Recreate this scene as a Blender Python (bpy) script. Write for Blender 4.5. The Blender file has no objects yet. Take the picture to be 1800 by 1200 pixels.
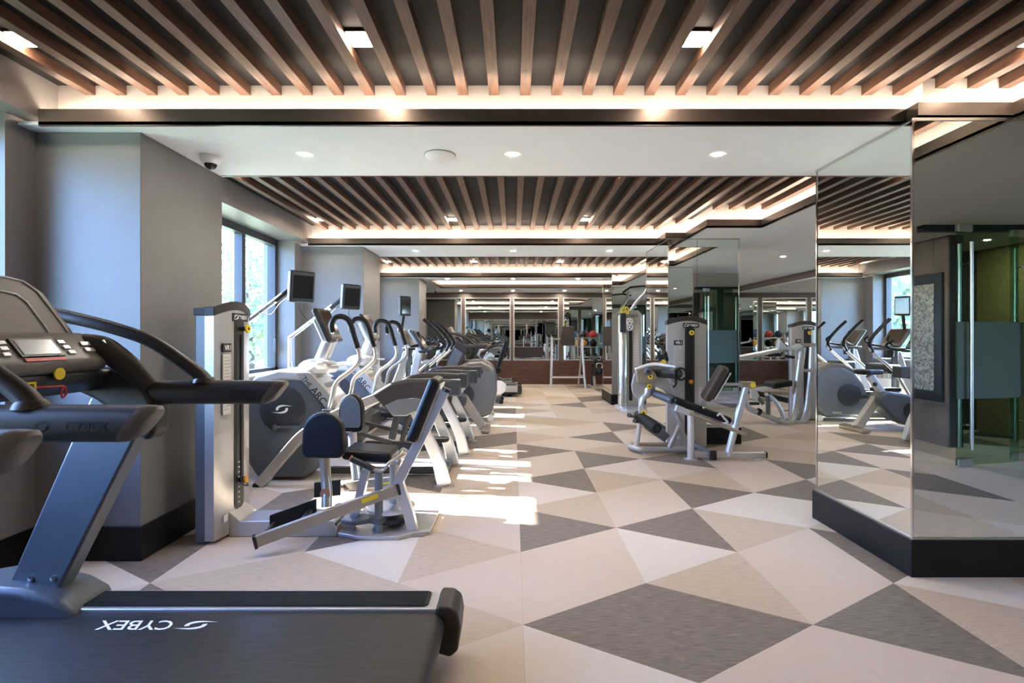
import bpy, bmesh, math, random
from mathutils import Vector, Matrix
R = math.radians
scene = bpy.context.scene
C = scene.collection
rng = random.Random(7)

# ---------------------------------------------------------------- camera
HC, FPX, PX0, PY0 = 1.25, 900.0, 902.0, 591.0
cam_d = bpy.data.cameras.new('camera')
cam_d.sensor_width = 36.0
cam_d.lens = FPX / 1800 * 36
cam_d.shift_x = -(PX0 - 900) / 1800
cam_d.shift_y = (PY0 - 600) / 1800
cam_d.clip_start = 0.02
cam = bpy.data.objects.new('camera', cam_d)
C.objects.link(cam)
cam.location = (0, 0, HC)
cam.rotation_euler = (R(90), 0, 0)
scene.camera = cam

def P(px, py, d):
    """photo pixel + distance along the room -> world point"""
    return ((px - PX0) / FPX * d, d, HC - (py - PY0) / FPX * d)

# ---------------------------------------------------------------- world, sun, exposure
world = bpy.data.worlds.new('world')
scene.world = world
world.use_nodes = True
wn = world.node_tree.nodes
wl = world.node_tree.links
wn.clear()
w_out = wn.new('ShaderNodeOutputWorld')
w_bg = wn.new('ShaderNodeBackground')
w_sky = wn.new('ShaderNodeTexSky')
w_sky.sky_type = 'NISHITA'
w_sky.sun_disc = False
w_sky.sun_elevation = R(38)
w_sky.sun_rotation = R(-78)
w_sky.air_density = 1.0
w_sky.dust_density = 1.0
# the room is balanced for its warm lamps, so daylight reads blue
w_tint = wn.new('ShaderNodeMix')
w_tint.data_type = 'RGBA'
w_tint.blend_type = 'MULTIPLY'
w_tint.inputs[0].default_value = 1.0
w_tint.inputs[7].default_value = (0.56, 0.79, 1.34, 1)
wl.new(w_sky.outputs[0], w_tint.inputs[6])
wl.new(w_tint.outputs[2], w_bg.inputs[0])
w_bg.inputs[1].default_value = 1.55
wl.new(w_bg.outputs[0], w_out.inputs[0])

sun_d = bpy.data.lights.new('sun', 'SUN')
sun_d.energy = 42.0
sun_d.angle = R(0.8)
sun_d.color = (1.0, 0.97, 0.93)
sun = bpy.data.objects.new('sun', sun_d)
C.objects.link(sun)
sun.rotation_euler = Vector((1.0, -0.20, -0.755)).to_track_quat('-Z', 'Y').to_euler()
sun.location = (-8, 6, 7)

scene.view_settings.view_transform = 'Standard'
scene.view_settings.look = 'None'
scene.view_settings.gamma = 1.0
scene.view_settings.use_curve_mapping = False
scene.view_settings.exposure = 1.15

# lamp strengths (used by the lamp builders)
LED_COVE, LED_DOWN, LED_SQUARE = 29.0, 640.0, 60.0
WARM, NEUTRAL = (1.0, 0.80, 0.62), (1.0, 0.90, 0.78)

# ---------------------------------------------------------------- materials
M = {}
def mat(name, col, rough=0.5, metal=0.0, vary=0.06, scale=8.0, stretch=(1, 1, 1), bump=0.0, bscale=200.0, coat=0.0, spec=0.5):
    m = bpy.data.materials.new(name)
    m.use_nodes = True
    nt = m.node_tree
    b = nt.nodes['Principled BSDF']
    b.inputs['Roughness'].default_value = rough
    b.inputs['Metallic'].default_value = metal
    b.inputs['Specular IOR Level'].default_value = spec
    if coat: b.inputs['Coat Weight'].default_value = coat
    tc = nt.nodes.new('ShaderNodeTexCoord')
    mp = nt.nodes.new('ShaderNodeMapping')
    mp.inputs['Scale'].default_value = stretch
    nt.links.new(tc.outputs['Object'], mp.inputs[0])
    nz = nt.nodes.new('ShaderNodeTexNoise')
    nz.inputs['Scale'].default_value = scale
    nz.inputs['Detail'].default_value = 4
    nt.links.new(mp.outputs[0], nz.inputs['Vector'])
    rp = nt.nodes.new('ShaderNodeValToRGB')
    rp.color_ramp.elements[0].position = 0.3
    rp.color_ramp.elements[1].position = 0.7
    rp.color_ramp.elements[0].color = tuple(max(0, c * (1 - vary)) for c in col) + (1,)
    rp.color_ramp.elements[1].color = tuple(min(1, c * (1 + vary)) for c in col) + (1,)
    nt.links.new(nz.outputs[0], rp.inputs[0])
    nt.links.new(rp.outputs[0], b.inputs['Base Color'])
    if bump:
        n2 = nt.nodes.new('ShaderNodeTexNoise')
        n2.inputs['Scale'].default_value = bscale
        nt.links.new(mp.outputs[0], n2.inputs['Vector'])
        bp = nt.nodes.new('ShaderNodeBump')
        bp.inputs['Strength'].default_value = bump
        bp.inputs['Distance'].default_value = 0.01
        nt.links.new(n2.outputs[0], bp.inputs['Height'])
        nt.links.new(bp.outputs[0], b.inputs['Normal'])
    M[name] = m
    return m

def emit(name, col, strength):
    m = bpy.data.materials.new(name)
    m.use_nodes = True
    b = m.node_tree.nodes['Principled BSDF']
    b.inputs['Base Color'].default_value = (0.8, 0.8, 0.8, 1)
    b.inputs['Emission Color'].default_value = col + (1,)
    b.inputs['Emission Strength'].default_value = strength
    M[name] = m

def glass(name, tint, refl=1.0):
    """thin pane: clear see-through with a fresnel reflection on top"""
    m = bpy.data.materials.new(name)
    m.use_nodes = True
    nt = m.node_tree
    nt.nodes.remove(nt.nodes['Principled BSDF'])
    out = nt.nodes['Material Output']
    tr = nt.nodes.new('ShaderNodeBsdfTransparent'); tr.inputs[0].default_value = tint + (1,)
    gl = nt.nodes.new('ShaderNodeBsdfGlossy'); gl.inputs['Roughness'].default_value = 0.02
    lw = nt.nodes.new('ShaderNodeLayerWeight'); lw.inputs['Blend'].default_value = 0.5
    pw = nt.nodes.new('ShaderNodeMath'); pw.operation = 'POWER'; pw.inputs[1].default_value = 5.0
    fr = nt.nodes.new('ShaderNodeMath'); fr.operation = 'MULTIPLY_ADD'; fr.inputs[1].default_value = 0.5 * refl; fr.inputs[2].default_value = 0.03 * refl
    nt.links.new(lw.outputs['Facing'], pw.inputs[0]); nt.links.new(pw.outputs[0], fr.inputs[0])
    mx = nt.nodes.new('ShaderNodeMixShader')
    nt.links.new(fr.outputs[0], mx.inputs[0]); nt.links.new(tr.outputs[0], mx.inputs[1]); nt.links.new(gl.outputs[0], mx.inputs[2])
    nt.links.new(mx.outputs[0], out.inputs[0])
    M[name] = m

def carpet(name, col, streak):
    """woven vinyl: fine weave bump plus thin streaks along one direction"""
    m = mat(name, col, rough=0.62, vary=streak, scale=5.0, stretch=(2.5, 55, 1), spec=0.35)
    nt = m.node_tree
    b = nt.nodes['Principled BSDF']
    tc = nt.nodes.new('ShaderNodeTexCoord')
    wv = nt.nodes.new('ShaderNodeTexChecker'); wv.inputs['Scale'].default_value = 260.0
    nt.links.new(tc.outputs['Object'], wv.inputs['Vector'])
    bp = nt.nodes.new('ShaderNodeBump'); bp.inputs['Strength'].default_value = 0.25; bp.inputs['Distance'].default_value = 0.002
    nt.links.new(wv.outputs['Fac'], bp.inputs['Height'])
    nt.links.new(bp.outputs[0], b.inputs['Normal'])

mat('wall_paint', (0.18, 0.172, 0.168), 0.42, vary=0.03, bump=0.04, bscale=120)
mat('white_paint', (0.80, 0.82, 0.83), 0.6, vary=0.015)
mat('entrance_dimmed', (0.50, 0.46, 0.385), 0.6, vary=0.02)  # white soffit darkened in its colour to stand for the unlit entrance
mat('riser_paint', (0.62, 0.58, 0.55), 0.6, vary=0.02)
mat('dark_ceiling', (0.011, 0.011, 0.012), 0.6, vary=0.1, spec=0.2)
mat('bronze', (0.17, 0.135, 0.115), 0.34, 0.55, vary=0.08, scale=3)
mat('slat_wood', (0.082, 0.040, 0.024), 0.45, vary=0.45, scale=6, stretch=(14, 1.2, 14), bump=0.15, bscale=40)
mat('plank_wood', (0.10, 0.045, 0.030), 0.4, vary=0.5, scale=5, stretch=(1.2, 14, 14), bump=0.1, bscale=40)
mat('black_base', (0.008, 0.008, 0.009), 0.45, vary=0.2, spec=0.25)
mat('mirror', (0.86, 0.91, 0.89), 0.0, 1.0, vary=0.0)
mat('chrome', (0.72, 0.72, 0.72), 0.12, 1.0, vary=0.02)
mat('steel_brushed', (0.62, 0.60, 0.56), 0.28, 1.0, vary=0.05)
mat('silver', (0.50, 0.485, 0.465), 0.30, 0.5, vary=0.03)
mat('silver_light', (0.66, 0.67, 0.68), 0.30, 0.55, vary=0.03)
mat('tan_metal', (0.42, 0.36, 0.29), 0.35, 0.7, vary=0.05)
mat('graphite', (0.034, 0.038, 0.044), 0.36, vary=0.08, bump=0.03, bscale=300, spec=0.4)
mat('slate_plastic', (0.085, 0.097, 0.113), 0.36, vary=0.06, spec=0.45)
mat('pewter', (0.16, 0.18, 0.20), 0.34, 0.35, vary=0.05)
mat('umber_plastic', (0.034, 0.029, 0.026), 0.42, vary=0.1, bump=0.04, bscale=300, spec=0.4)
mat('taupe_plastic', (0.155, 0.135, 0.115), 0.42, vary=0.05, bump=0.03, bscale=300, spec=0.4)
mat('black_plastic', (0.014, 0.014, 0.015), 0.42, vary=0.2)
mat('black_vinyl', (0.006, 0.006, 0.0065), 0.40, vary=0.2, bump=0.05, bscale=500, spec=0.3)
mat('brown_vinyl', (0.050, 0.036, 0.030), 0.36, vary=0.12, bump=0.05, bscale=500)
mat('rubber', (0.012, 0.012, 0.013), 0.62, vary=0.2, spec=0.3)
mat('belt_rubber', (0.016, 0.0165, 0.018), 0.40, vary=0.55, scale=7, stretch=(2.2, 26, 1), bump=0.08, bscale=160, spec=0.35)
mat('screen', (0.012, 0.012, 0.015), 0.07, vary=0.1)
mat('screen_brown_reflection', (0.08, 0.055, 0.045), 0.10, vary=0.1)  # brownish reflection on the displays put into their base colour
mat('lcd', (0.42, 0.45, 0.48), 0.2, vary=0.03)
mat('yellow', (0.80, 0.58, 0.03), 0.4, vary=0.05)
mat('orange', (0.80, 0.33, 0.03), 0.4, vary=0.05)
mat('red', (0.55, 0.04, 0.04), 0.45, vary=0.05)
mat('green', (0.06, 0.40, 0.09), 0.45, vary=0.05)
mat('navy', (0.03, 0.05, 0.12), 0.45, vary=0.05)
mat('white_plastic', (0.80, 0.80, 0.80), 0.4, vary=0.02)
mat('print_white', (0.82, 0.82, 0.82), 0.5, vary=0.0)
mat('print_black', (0.01, 0.01, 0.01), 0.45, vary=0.0)
mat('print_grey', (0.35, 0.34, 0.33), 0.5, vary=0.0)
mat('paper', (0.56, 0.54, 0.50), 0.6, vary=0.02)
mat('copper', (0.62, 0.36, 0.24), 0.3, 0.9, vary=0.05)
mat('cast_iron', (0.028, 0.026, 0.025), 0.4, 0.4, vary=0.15, bump=0.1, bscale=150)
mat('window_frame', (0.05, 0.052, 0.056), 0.4, 0.3, vary=0.05)
mat('sill', (0.30, 0.30, 0.30), 0.4, vary=0.04)
mat('stone', (0.17, 0.125, 0.095), 0.5, vary=0.25, scale=3, bump=0.1, bscale=20)
mat('lobby_dark', (0.035, 0.03, 0.027), 0.5, vary=0.1)
mat('lobby_gold', (0.30, 0.22, 0.09), 0.6, vary=0.2, scale=20)
mat('frost', (0.075, 0.10, 0.07), 0.5, vary=0.03)
mat('bark', (0.10, 0.075, 0.055), 0.9, vary=0.3, bump=0.4, bscale=20)
mat('leaf', (0.24, 0.30, 0.18), 0.6, vary=0.4, scale=1.5)
mat('lawn', (0.20, 0.24, 0.13), 0.9, vary=0.3)
mat('brick_far', (0.45, 0.40, 0.36), 0.8, vary=0.15)
carpet('carpet_dark', (0.185, 0.150, 0.120), 0.5)
carpet('carpet_tan', (0.475, 0.378, 0.28), 0.2)
carpet('carpet_blush', (0.555, 0.455, 0.36), 0.05)
carpet('carpet_pale', (0.61, 0.54, 0.465), 0.05)
emit('led_warm', WARM, LED_COVE)
emit('led_down', NEUTRAL, LED_DOWN)
emit('led_square', WARM, LED_SQUARE)
glass('window_glass', (0.96, 0.98, 0.97))
glass('door_glass', (0.62, 0.78, 0.70), 1.0)
# city photograph: blocky grey pattern
_m = mat('city_print', (0.3, 0.28, 0.25), 0.35)
_nt = _m.node_tree
_v = _nt.nodes.new('ShaderNodeTexVoronoi'); _v.inputs['Scale'].default_value = 52; _v.distance = 'CHEBYCHEV'
_r = _nt.nodes.new('ShaderNodeValToRGB')
_r.color_ramp.elements[0].color = (0.03, 0.028, 0.025, 1); _r.color_ramp.elements[1].color = (0.62, 0.57, 0.5, 1)
_tc = _nt.nodes.new('ShaderNodeTexCoord')
_nt.links.new(_tc.outputs['Object'], _v.inputs['Vector'])
_nt.links.new(_v.outputs['Color'], _r.inputs[0])
_nt.links.new(_r.outputs[0], _nt.nodes['Principled BSDF'].inputs['Base Color'])

# ---------------------------------------------------------------- mesh helpers
def catmull(pts, sub):
    pts = [Vector(p) for p in pts]
    if sub <= 1 or len(pts) < 3: return pts
    out = []
    n = len(pts)
    for i in range(n - 1):
        p0 = pts[i - 1] if i else pts[0] * 2 - pts[1]
        p1, p2 = pts[i], pts[i + 1]
        p3 = pts[i + 2] if i + 2 < n else pts[-1] * 2 - pts[-2]
        for s in range(sub):
            t = s / sub
            out.append(0.5 * ((2 * p1) + (p2 - p0) * t + (2 * p0 - 5 * p1 + 4 * p2 - p3) * t * t + (3 * p1 - p0 - 3 * p2 + p3) * t ** 3))
    out.append(pts[-1])
    return out

class MB:
    def __init__(s): s.v = []; s.f = []
    def add(s, vs, fs):
        n = len(s.v); s.v += [Vector(q) for q in vs]; s.f += [[i + n for i in q] for q in fs]; return s
    def box(s, x0, x1, y0, y1, z0, z1):
        vs = [(x, y, z) for z in (z0, z1) for y in (y0, y1) for x in (x0, x1)]
        return s.add(vs, [(0, 2, 3, 1), (4, 5, 7, 6), (0, 1, 5, 4), (2, 6, 7, 3), (0, 4, 6, 2), (1, 3, 7, 5)])
    def obox(s, c, ax, ay, az):
        """oriented box: centre and three half vectors"""
        c, ax, ay, az = Vector(c), Vector(ax), Vector(ay), Vector(az)
        vs = [c + ax * i + ay * j + az * k for k in (-1, 1) for j in (-1, 1) for i in (-1, 1)]
        return s.add(vs, [(0, 2, 3, 1), (4, 5, 7, 6), (0, 1, 5, 4), (2, 6, 7, 3), (0, 4, 6, 2), (1, 3, 7, 5)])
    def loops(s, rings, cap=True, closed=False):
        n = len(rings[0]); base = len(s.v)
        vs = [q for r in rings for q in r]; fs = []
        m = len(rings)
        for i in range(m if closed else m - 1):
            a, b = i * n, ((i + 1) % m) * n
            for j in range(n):
                k = (j + 1) % n
                fs.append((a + j, a + k, b + k, b + j))
        if cap and not closed:
            fs.append(tuple(range(n))[::-1]); fs.append(tuple(range((m - 1) * n, m * n)))
        return s.add(vs, fs)
    def tube(s, pts, r, n=10, sub=1, closed=False):
        pts = catmull(pts, sub)
        rr = r if isinstance(r, (list, tuple)) else None
        m = len(pts); rings = []
        up = None
        for i, p in enumerate(pts):
            if closed: t = pts[(i + 1) % m] - pts[i - 1]
            else: t = pts[min(i + 1, m - 1)] - pts[max(i - 1, 0)]
            t.normalize()
            if up is None:
                up = Vector((0, 0, 1)) if abs(t.z) < 0.9 else Vector((0, 1, 0))
            a = t.cross(up); a.normalize(); b = a.cross(t); up = b
            if rr:
                q = i / max(1, m - 1) * (len(rr) - 1); k = min(int(q), len(rr) - 2); rad = rr[k] + (rr[k + 1] - rr[k]) * (q - k)
            else: rad = r
            rings.append([p + a * (rad * math.cos(2 * math.pi * j / n)) + b * (rad * math.sin(2 * math.pi * j / n)) for j in range(n)])
        return s.loops(rings, closed=closed)
    def cyl(s, p0, p1, r, n=16):
        return s.tube([p0, p1], r if not isinstance(r, tuple) else list(r), n)
    def bar(s, pts, w, t, sub=1, side=(0, 1, 0)):
        """rectangular section swept along a path; w across 'side', t the other way (t may be a list)"""
        pts = catmull(pts, sub); side = Vector(side).normalized(); m = len(pts); rings = []
        for i, p in enumerate(pts):
            d = (pts[min(i + 1, m - 1)] - pts[max(i - 1, 0)]).normalized()
            nrm = d.cross(side).normalized(); sd = nrm.cross(d).normalized()
            if isinstance(t, (list, tuple)):
                q = i / max(1, m - 1) * (len(t) - 1); k = min(int(q), len(t) - 2); tt = t[k] + (t[k + 1] - t[k]) * (q - k)
            else: tt = t
            rings.append([p + sd * (w / 2 * a) + nrm * (tt / 2 * b) for a, b in ((-1, -1), (1, -1), (1, 1), (-1, 1))])
        return s.loops(rings)
    def xz(s, poly, y0, y1):
        return s.loops([[(x, y0, z) for x, z in poly], [(x, y1, z) for x, z in poly]])
    def yz(s, poly, x0, x1):
        return s.loops([[(x0, y, z) for y, z in poly], [(x1, y, z) for y, z in poly]])
    def xy(s, poly, z0, z1):
        return s.loops([[(x, y, z0) for x, y in poly], [(x, y, z1) for x, y in poly]])
    def lathe(s, prof, c, axis='z', n=20, closed=False):
        rings = []
        for r_, h in prof:
            ring = []
            for j in range(n):
                a = 2 * math.pi * j / n; u, w = r_ * math.cos(a), r_ * math.sin(a)
                o = (u, w, h) if axis == 'z' else ((h, u, w) if axis == 'x' else (u, h, w))
                ring.append(Vector(c) + Vector(o))
            rings.append(ring)
        return s.loops(rings, closed=closed)
    def ball(s, c, r, n=14, sq=(1, 1, 1)):
        c = Vector(c); rings = []
        m = n // 2
        for i in range(m + 1):
            a = math.pi * (i + 0.02) / (m + 0.04)
            rings.append([c + Vector((r * sq[0] * math.sin(a) * math.cos(2 * math.pi * j / n), r * sq[1] * math.sin(a) * math.sin(2 * math.pi * j / n), r * sq[2] * math.cos(a))) for j in range(n)])
        return s.loops(rings)
    def mesh(s, name, origin=(0, 0, 0)):
        o = Vector(origin)
        me = bpy.data.meshes.new(name)
        me.from_pydata([tuple(q - o) for q in s.v], [], s.f)
        bm = bmesh.new(); bm.from_mesh(me); bmesh.ops.recalc_face_normals(bm, faces=bm.faces); bm.to_mesh(me); bm.free()
        return me
    def build(s, name, m, parent=None, bevel=0.0, smooth=38, seg=2):
        o = Vector((0, 0, 0))
        q = parent
        while q is not None: o += q.location; q = q.parent
        me = s.mesh(name, o)
        me.materials.append(M[m] if isinstance(m, str) else m)
        if smooth:
            me.polygons.foreach_set('use_smooth', [True] * len(me.polygons))
            me.set_sharp_from_angle(angle=R(smooth))
        ob = bpy.data.objects.new(name, me)
        C.objects.link(ob)
        if parent is not None: ob.parent = parent
        if bevel:
            b = ob.modifiers.new('bevel', 'BEVEL'); b.width = bevel; b.segments = seg; b.limit_method = 'ANGLE'; b.angle_limit = R(35); b.harden_normals = True
        return ob

def rrect(cx, cz, w, h, r, n=5):
    out = []
    for sx, sz, a0 in ((1, 1, 0), (-1, 1, 90), (-1, -1, 180), (1, -1, 270)):
        for i in range(n + 1):
            a = R(a0 + 90 * i / n)
            out.append((cx + sx * (w / 2 - r) + r * math.cos(a), cz + sz * (h / 2 - r) + r * math.sin(a)))
    return out

def tag(o, label, cat, group=None):
    o['label'] = label; o['category'] = cat
    if group: o['group'] = group
    return o
def thing(name, label, cat, loc, group=None):
    o = bpy.data.objects.new(name, None); C.objects.link(o); o.location = loc; o.empty_display_size = 0.2
    return tag(o, label, cat, group)
def struct(o): o['kind'] = 'structure'; return o
def kids(o): return [c for c in bpy.data.objects if c.parent is o]
def copy_tree(o, loc, label=None, group=None, parent=None):
    c = o.copy(); C.objects.link(c)
    if parent is None: c.location = loc
    else: c.parent = parent
    if label: c['label'] = label
    if group: c['group'] = group
    for ch in kids(o): copy_tree(ch, None, parent=c)
    return c

_fonts = {}
def lettering(body, size, origin, right, up, m, parent, name='lettering', shear=0.0, center=True, extrude=0.0006, weight=0.0):
    """flat raised letters, origin at their centre"""
    key = (body, shear, weight)
    if key not in _fonts:
        cu = bpy.data.curves.new('letters', 'FONT'); cu.body = body; cu.size = 1.0; cu.shear = shear; cu.offset = weight
        cu.extrude = 0.0; cu.resolution_u = 3
        tmp = bpy.data.objects.new('letters', cu); C.objects.link(tmp)
        dg = bpy.context.evaluated_depsgraph_get()
        me = bpy.data.meshes.new_from_object(tmp.evaluated_get(dg))
        vs = [v.co.copy() for v in me.vertices]; fs = [list(p.vertices) for p in me.polygons]
        bpy.data.objects.remove(tmp); bpy.data.meshes.remove(me); bpy.data.curves.remove(cu)
        _fonts[key] = (vs, fs)
    vs, fs = _fonts[key]
    x0, x1 = min(v.x for v in vs), max(v.x for v in vs); z0, z1 = min(v.y for v in vs), max(v.y for v in vs)
    right, up, origin = Vector(right).normalized(), Vector(up).normalized(), Vector(origin)
    nrm = right.cross(up)
    b = MB()
    k = size / (z1 - z0)
    pts = [origin + right * ((v.x - (x0 + x1) / 2) * k) + up * ((v.y - (z0 + z1) / 2) * k) + nrm * extrude for v in vs]
    b.add(pts, fs)
    return b.build(name, m, parent, smooth=0)

def emblem(size, origin, right, up, m, parent, name='emblem'):
    """two curved blades turning round an open centre"""
    right, up, origin = Vector(right).normalized(), Vector(up).normalized(), Vector(origin)
    nrm = right.cross(up)
    b = MB()
    for sgn in (1, -1):
        outer, inner = [], []
        for i in range(15):
            t = i / 14
            a = R(200 - 165 * t)
            ox, oz = 0.62 * math.cos(a), 0.42 * math.sin(a)
            ix, iz = 0.60 * math.cos(a) * 0.62 + 0.02, 0.42 * math.sin(a) * 0.55 - 0.01
            k = max(0.0, (t - 0.55) / 0.45)
            ox += 0.55 * k * k; oz = oz * (1 - 0.15 * k) + 0.10 * k
            ix += 0.78 * k * k; iz = iz + (oz - iz) * k * 0.93
            outer.append((ox, oz)); inner.append((ix, iz))
        pts = outer + inner[::-1]
        b.add([origin + right * (sgn * x * size) + up * (sgn * z * size) + nrm * 0.0008 for x, z in pts],
              [(i, i + 1, 28 - i, 29 - i) for i in range(14)])
    return b.build(name, m, parent, smooth=0)
# ================================================================ THE ROOM
Z_SOF, Z_CEIL, Z_BAND = 2.39, 2.66, 2.476
Y_NEAR, Y_FAR = -3.2, 13.4
XL, XLW, XR = -2.67, -3.05, 5.15

# ---- floor: woven vinyl triangles on a slab
floor = struct(MB().box(-3.05, 6.3, Y_NEAR, Y_FAR + 0.1, -0.12, -0.004).build('floor', 'lobby_dark', smooth=0))
DX, DY, TX0, TY0 = 0.628, 0.75, 0.044, 2.22
def tri_mesh(kind):
    k = 0.9985
    if kind == 'R': vs = [(-DX / 3, -DY / 2), (2 * DX / 3, 0), (-DX / 3, DY / 2)]
    else: vs = [(DX / 3, -DY / 2), (DX / 3, DY / 2), (-2 * DX / 3, 0)]
    return MB().xy([(x * k, y * k) for x, y in vs], -0.004, 0.0)
tri_me = {}
for kd in 'RL':
    me = tri_mesh(kd).mesh('floor_triangle'); me.materials.append(M['carpet_blush']); tri_me[kd] = me
CARPET = {'D': 'carpet_dark', 'M': 'carpet_tan', 'L': 'carpet_blush', 'W': 'carpet_pale'}
SHADE = {}
def sh(k, t, j0, s):
    for i, ch in enumerate(s): SHADE[(k, t, j0 + i)] = ch
sh(0, 'R', -1, 'WLDWLDMW'); sh(0, 'L', -1, 'DLMDLLLM')
sh(1, 'R', -1, 'DWLMDLLM'); sh(1, 'L', -1, 'LMDLWMDL')
sh(2, 'R', -1, 'LLMDLMLD'); sh(2, 'L', -1, 'DLWMDLML')
sh(3, 'R', -1, 'MDWLLDML'); sh(3, 'L', 0, 'WLDLMLW')
sh(4, 'R', 0, 'LMLDMDL'); sh(4, 'L', 0, 'DLWMLDM')
sh(-1, 'R', -1, 'MMLLMDLW'); sh(-1, 'L', -1, 'LLLMWLDL')
sh(-2, 'R', -1, 'LMDLWMLD'); sh(-2, 'L', -1, 'MWLDLMLW')
sh(-3, 'R', -1, 'DLDWMLDL'); sh(-3, 'L', -1, 'WMLDLMWL')
tris = []
for k in range(-6, 10):
    for t in 'RL':
        for j in range(-9, 17):
            x0 = TX0 + DX * k
            odd = (k % 2 != 0)
            if t == 'R': yc = TY0 + DY * j + (DY / 2 if odd else 0) + DY / 2; xc = x0 + DX / 3
            else: yc = TY0 + DY * j + (0 if odd else DY / 2) + DY / 2; xc = x0 + 2 * DX / 3
            if xc < -2.9 or xc > 6.0 or yc < Y_NEAR + 0.1 or yc > Y_FAR + 0.2: continue
            ch = SHADE.get((k, t, j)) or rng.choice('DLLMMWLW')
            seen = yc > 1.2 and abs(xc) < yc * 1.02 + 0.4
            tris.append((not seen, yc, xc, t, ch))
tris.sort()
for i, (u, yc, xc, t, ch) in enumerate(tris[:300]):
    o = bpy.data.objects.new('floor_triangle', tri_me[t]); C.objects.link(o); o.parent = floor
    o.location = (xc, yc, 0)
    o.material_slots[0].link = 'OBJECT'; o.material_slots[0].material = M[CARPET[ch]]
for ch in 'DMLW':
    b = MB()
    for u, yc, xc, t, c2 in tris[300:]:
        if c2 != ch: continue
        q = tri_mesh(t); b.add([v + Vector((xc, yc, 0)) for v in q.v], q.f)
    o = b.build('floor_triangles_beyond', CARPET[ch], floor, smooth=0); o['kind'] = 'stuff'

# ---- left wall: piers, sills, bulkhead; windows set back in it
BAYS = [(0.2, 2.69), (3.95, 6.26), (7.6, 9.73)]
Z_SILL, Z_HEAD = 0.82, 2.43
b = MB()
y = Y_NEAR
for y0, y1 in BAYS:
    b.box(XLW, XL, y, y0, 0, Z_CEIL); b.box(XLW, XL, y0, y1, 0, Z_SILL); y = y1
b.box(XLW, XL, y, Y_FAR, 0, Z_CEIL)
wall_left = struct(b.build('wall_left', 'wall_paint', smooth=0))
b = MB()
b.box(XLW, -2.56, Y_NEAR, 2.90, Z_HEAD, Z_CEIL + 0.02).box(XLW, -2.56, 3.5, 6.53, Z_HEAD, Z_CEIL + 0.02).box(XLW, -2.56, 7.2, 10.0, Z_HEAD, Z_CEIL + 0.02)
b.build('bulkhead', 'wall_paint', wall_left, smooth=0)
for i, (y0, y1) in enumerate(BAYS):
    xw = -2.93
    fr = MB()
    zt = Z_HEAD - 0.02
    n = 3
    fr.box(xw - 0.05, xw + 0.05, y0, y0 + 0.06, Z_SILL, zt).box(xw - 0.05, xw + 0.05, y1 - 0.06, y1, Z_SILL, zt)
    fr.box(xw - 0.05, xw + 0.05, y0, y1, Z_SILL, Z_SILL + 0.06).box(xw - 0.05, xw + 0.05, y0, y1, zt - 0.06, zt + 0.02)
    w = struct(fr.build('window_%d' % (i + 1), 'window_frame', smooth=0, bevel=0.004))
    for q in range(1, n):
        yy = y0 + (y1 - y0) * q / n
        MB().box(xw - 0.045, xw + 0.045, yy - 0.035, yy + 0.035, Z_SILL + 0.06, zt - 0.06).build('mullion', 'window_frame', w, bevel=0.004)
    for q in range(n):
        ya, yb = y0 + (y1 - y0) * q / n, y0 + (y1 - y0) * (q + 1) / n
        MB().box(xw - 0.003, xw + 0.003, ya + 0.03, yb - 0.03, Z_SILL + 0.05, zt - 0.05).build('pane', 'window_glass', w, smooth=0)
    MB().box(xw + 0.05, XL + 0.02, y0 + 0.002, y1 - 0.002, Z_SILL, Z_SILL + 0.025).build('window_sill', 'sill', w, bevel=0.004)
    MB().box(xw + 0.045, xw + 0.075, y1 - 0.10, y1 - 0.075, Z_SILL + 0.25, Z_SILL + 0.40).build('handle', 'window_frame', w, bevel=0.005)

# ---- columns and baseboards
def base_strip(name, rects, h=0.19, parent=None):
    bb = MB()
    for r4 in rects: bb.box(*r4, 0.0, h)
    o = bb.build(name, 'black_base', parent, smooth=0, bevel=0.004)
    return o
COLS_L = [(-2.08, 2.86, 3.66), (-1.90, 6.50, 7.30), (-1.83, 9.97, 10.76)]
for i, (xr, y0, y1) in enumerate(COLS_L):
    c = struct(MB().box(XL - 0.05, xr, y0, y1, 0, Z_SOF).build('wall_pier_%d' % (i + 1), 'wall_paint', smooth=0, bevel=0.004))
    base_strip('baseboard', [(XL - 0.02, xr + 0.014, y0 - 0.014, y1 + 0.014)], 0.19, c)
struct(base_strip('baseboard_left', [(XL - 0.01, XL + 0.014, a, b_) for a, b_ in ((Y_NEAR, 2.84), (3.68, 6.48), (7.32, 9.95), (10.78, Y_FAR))]))

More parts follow.
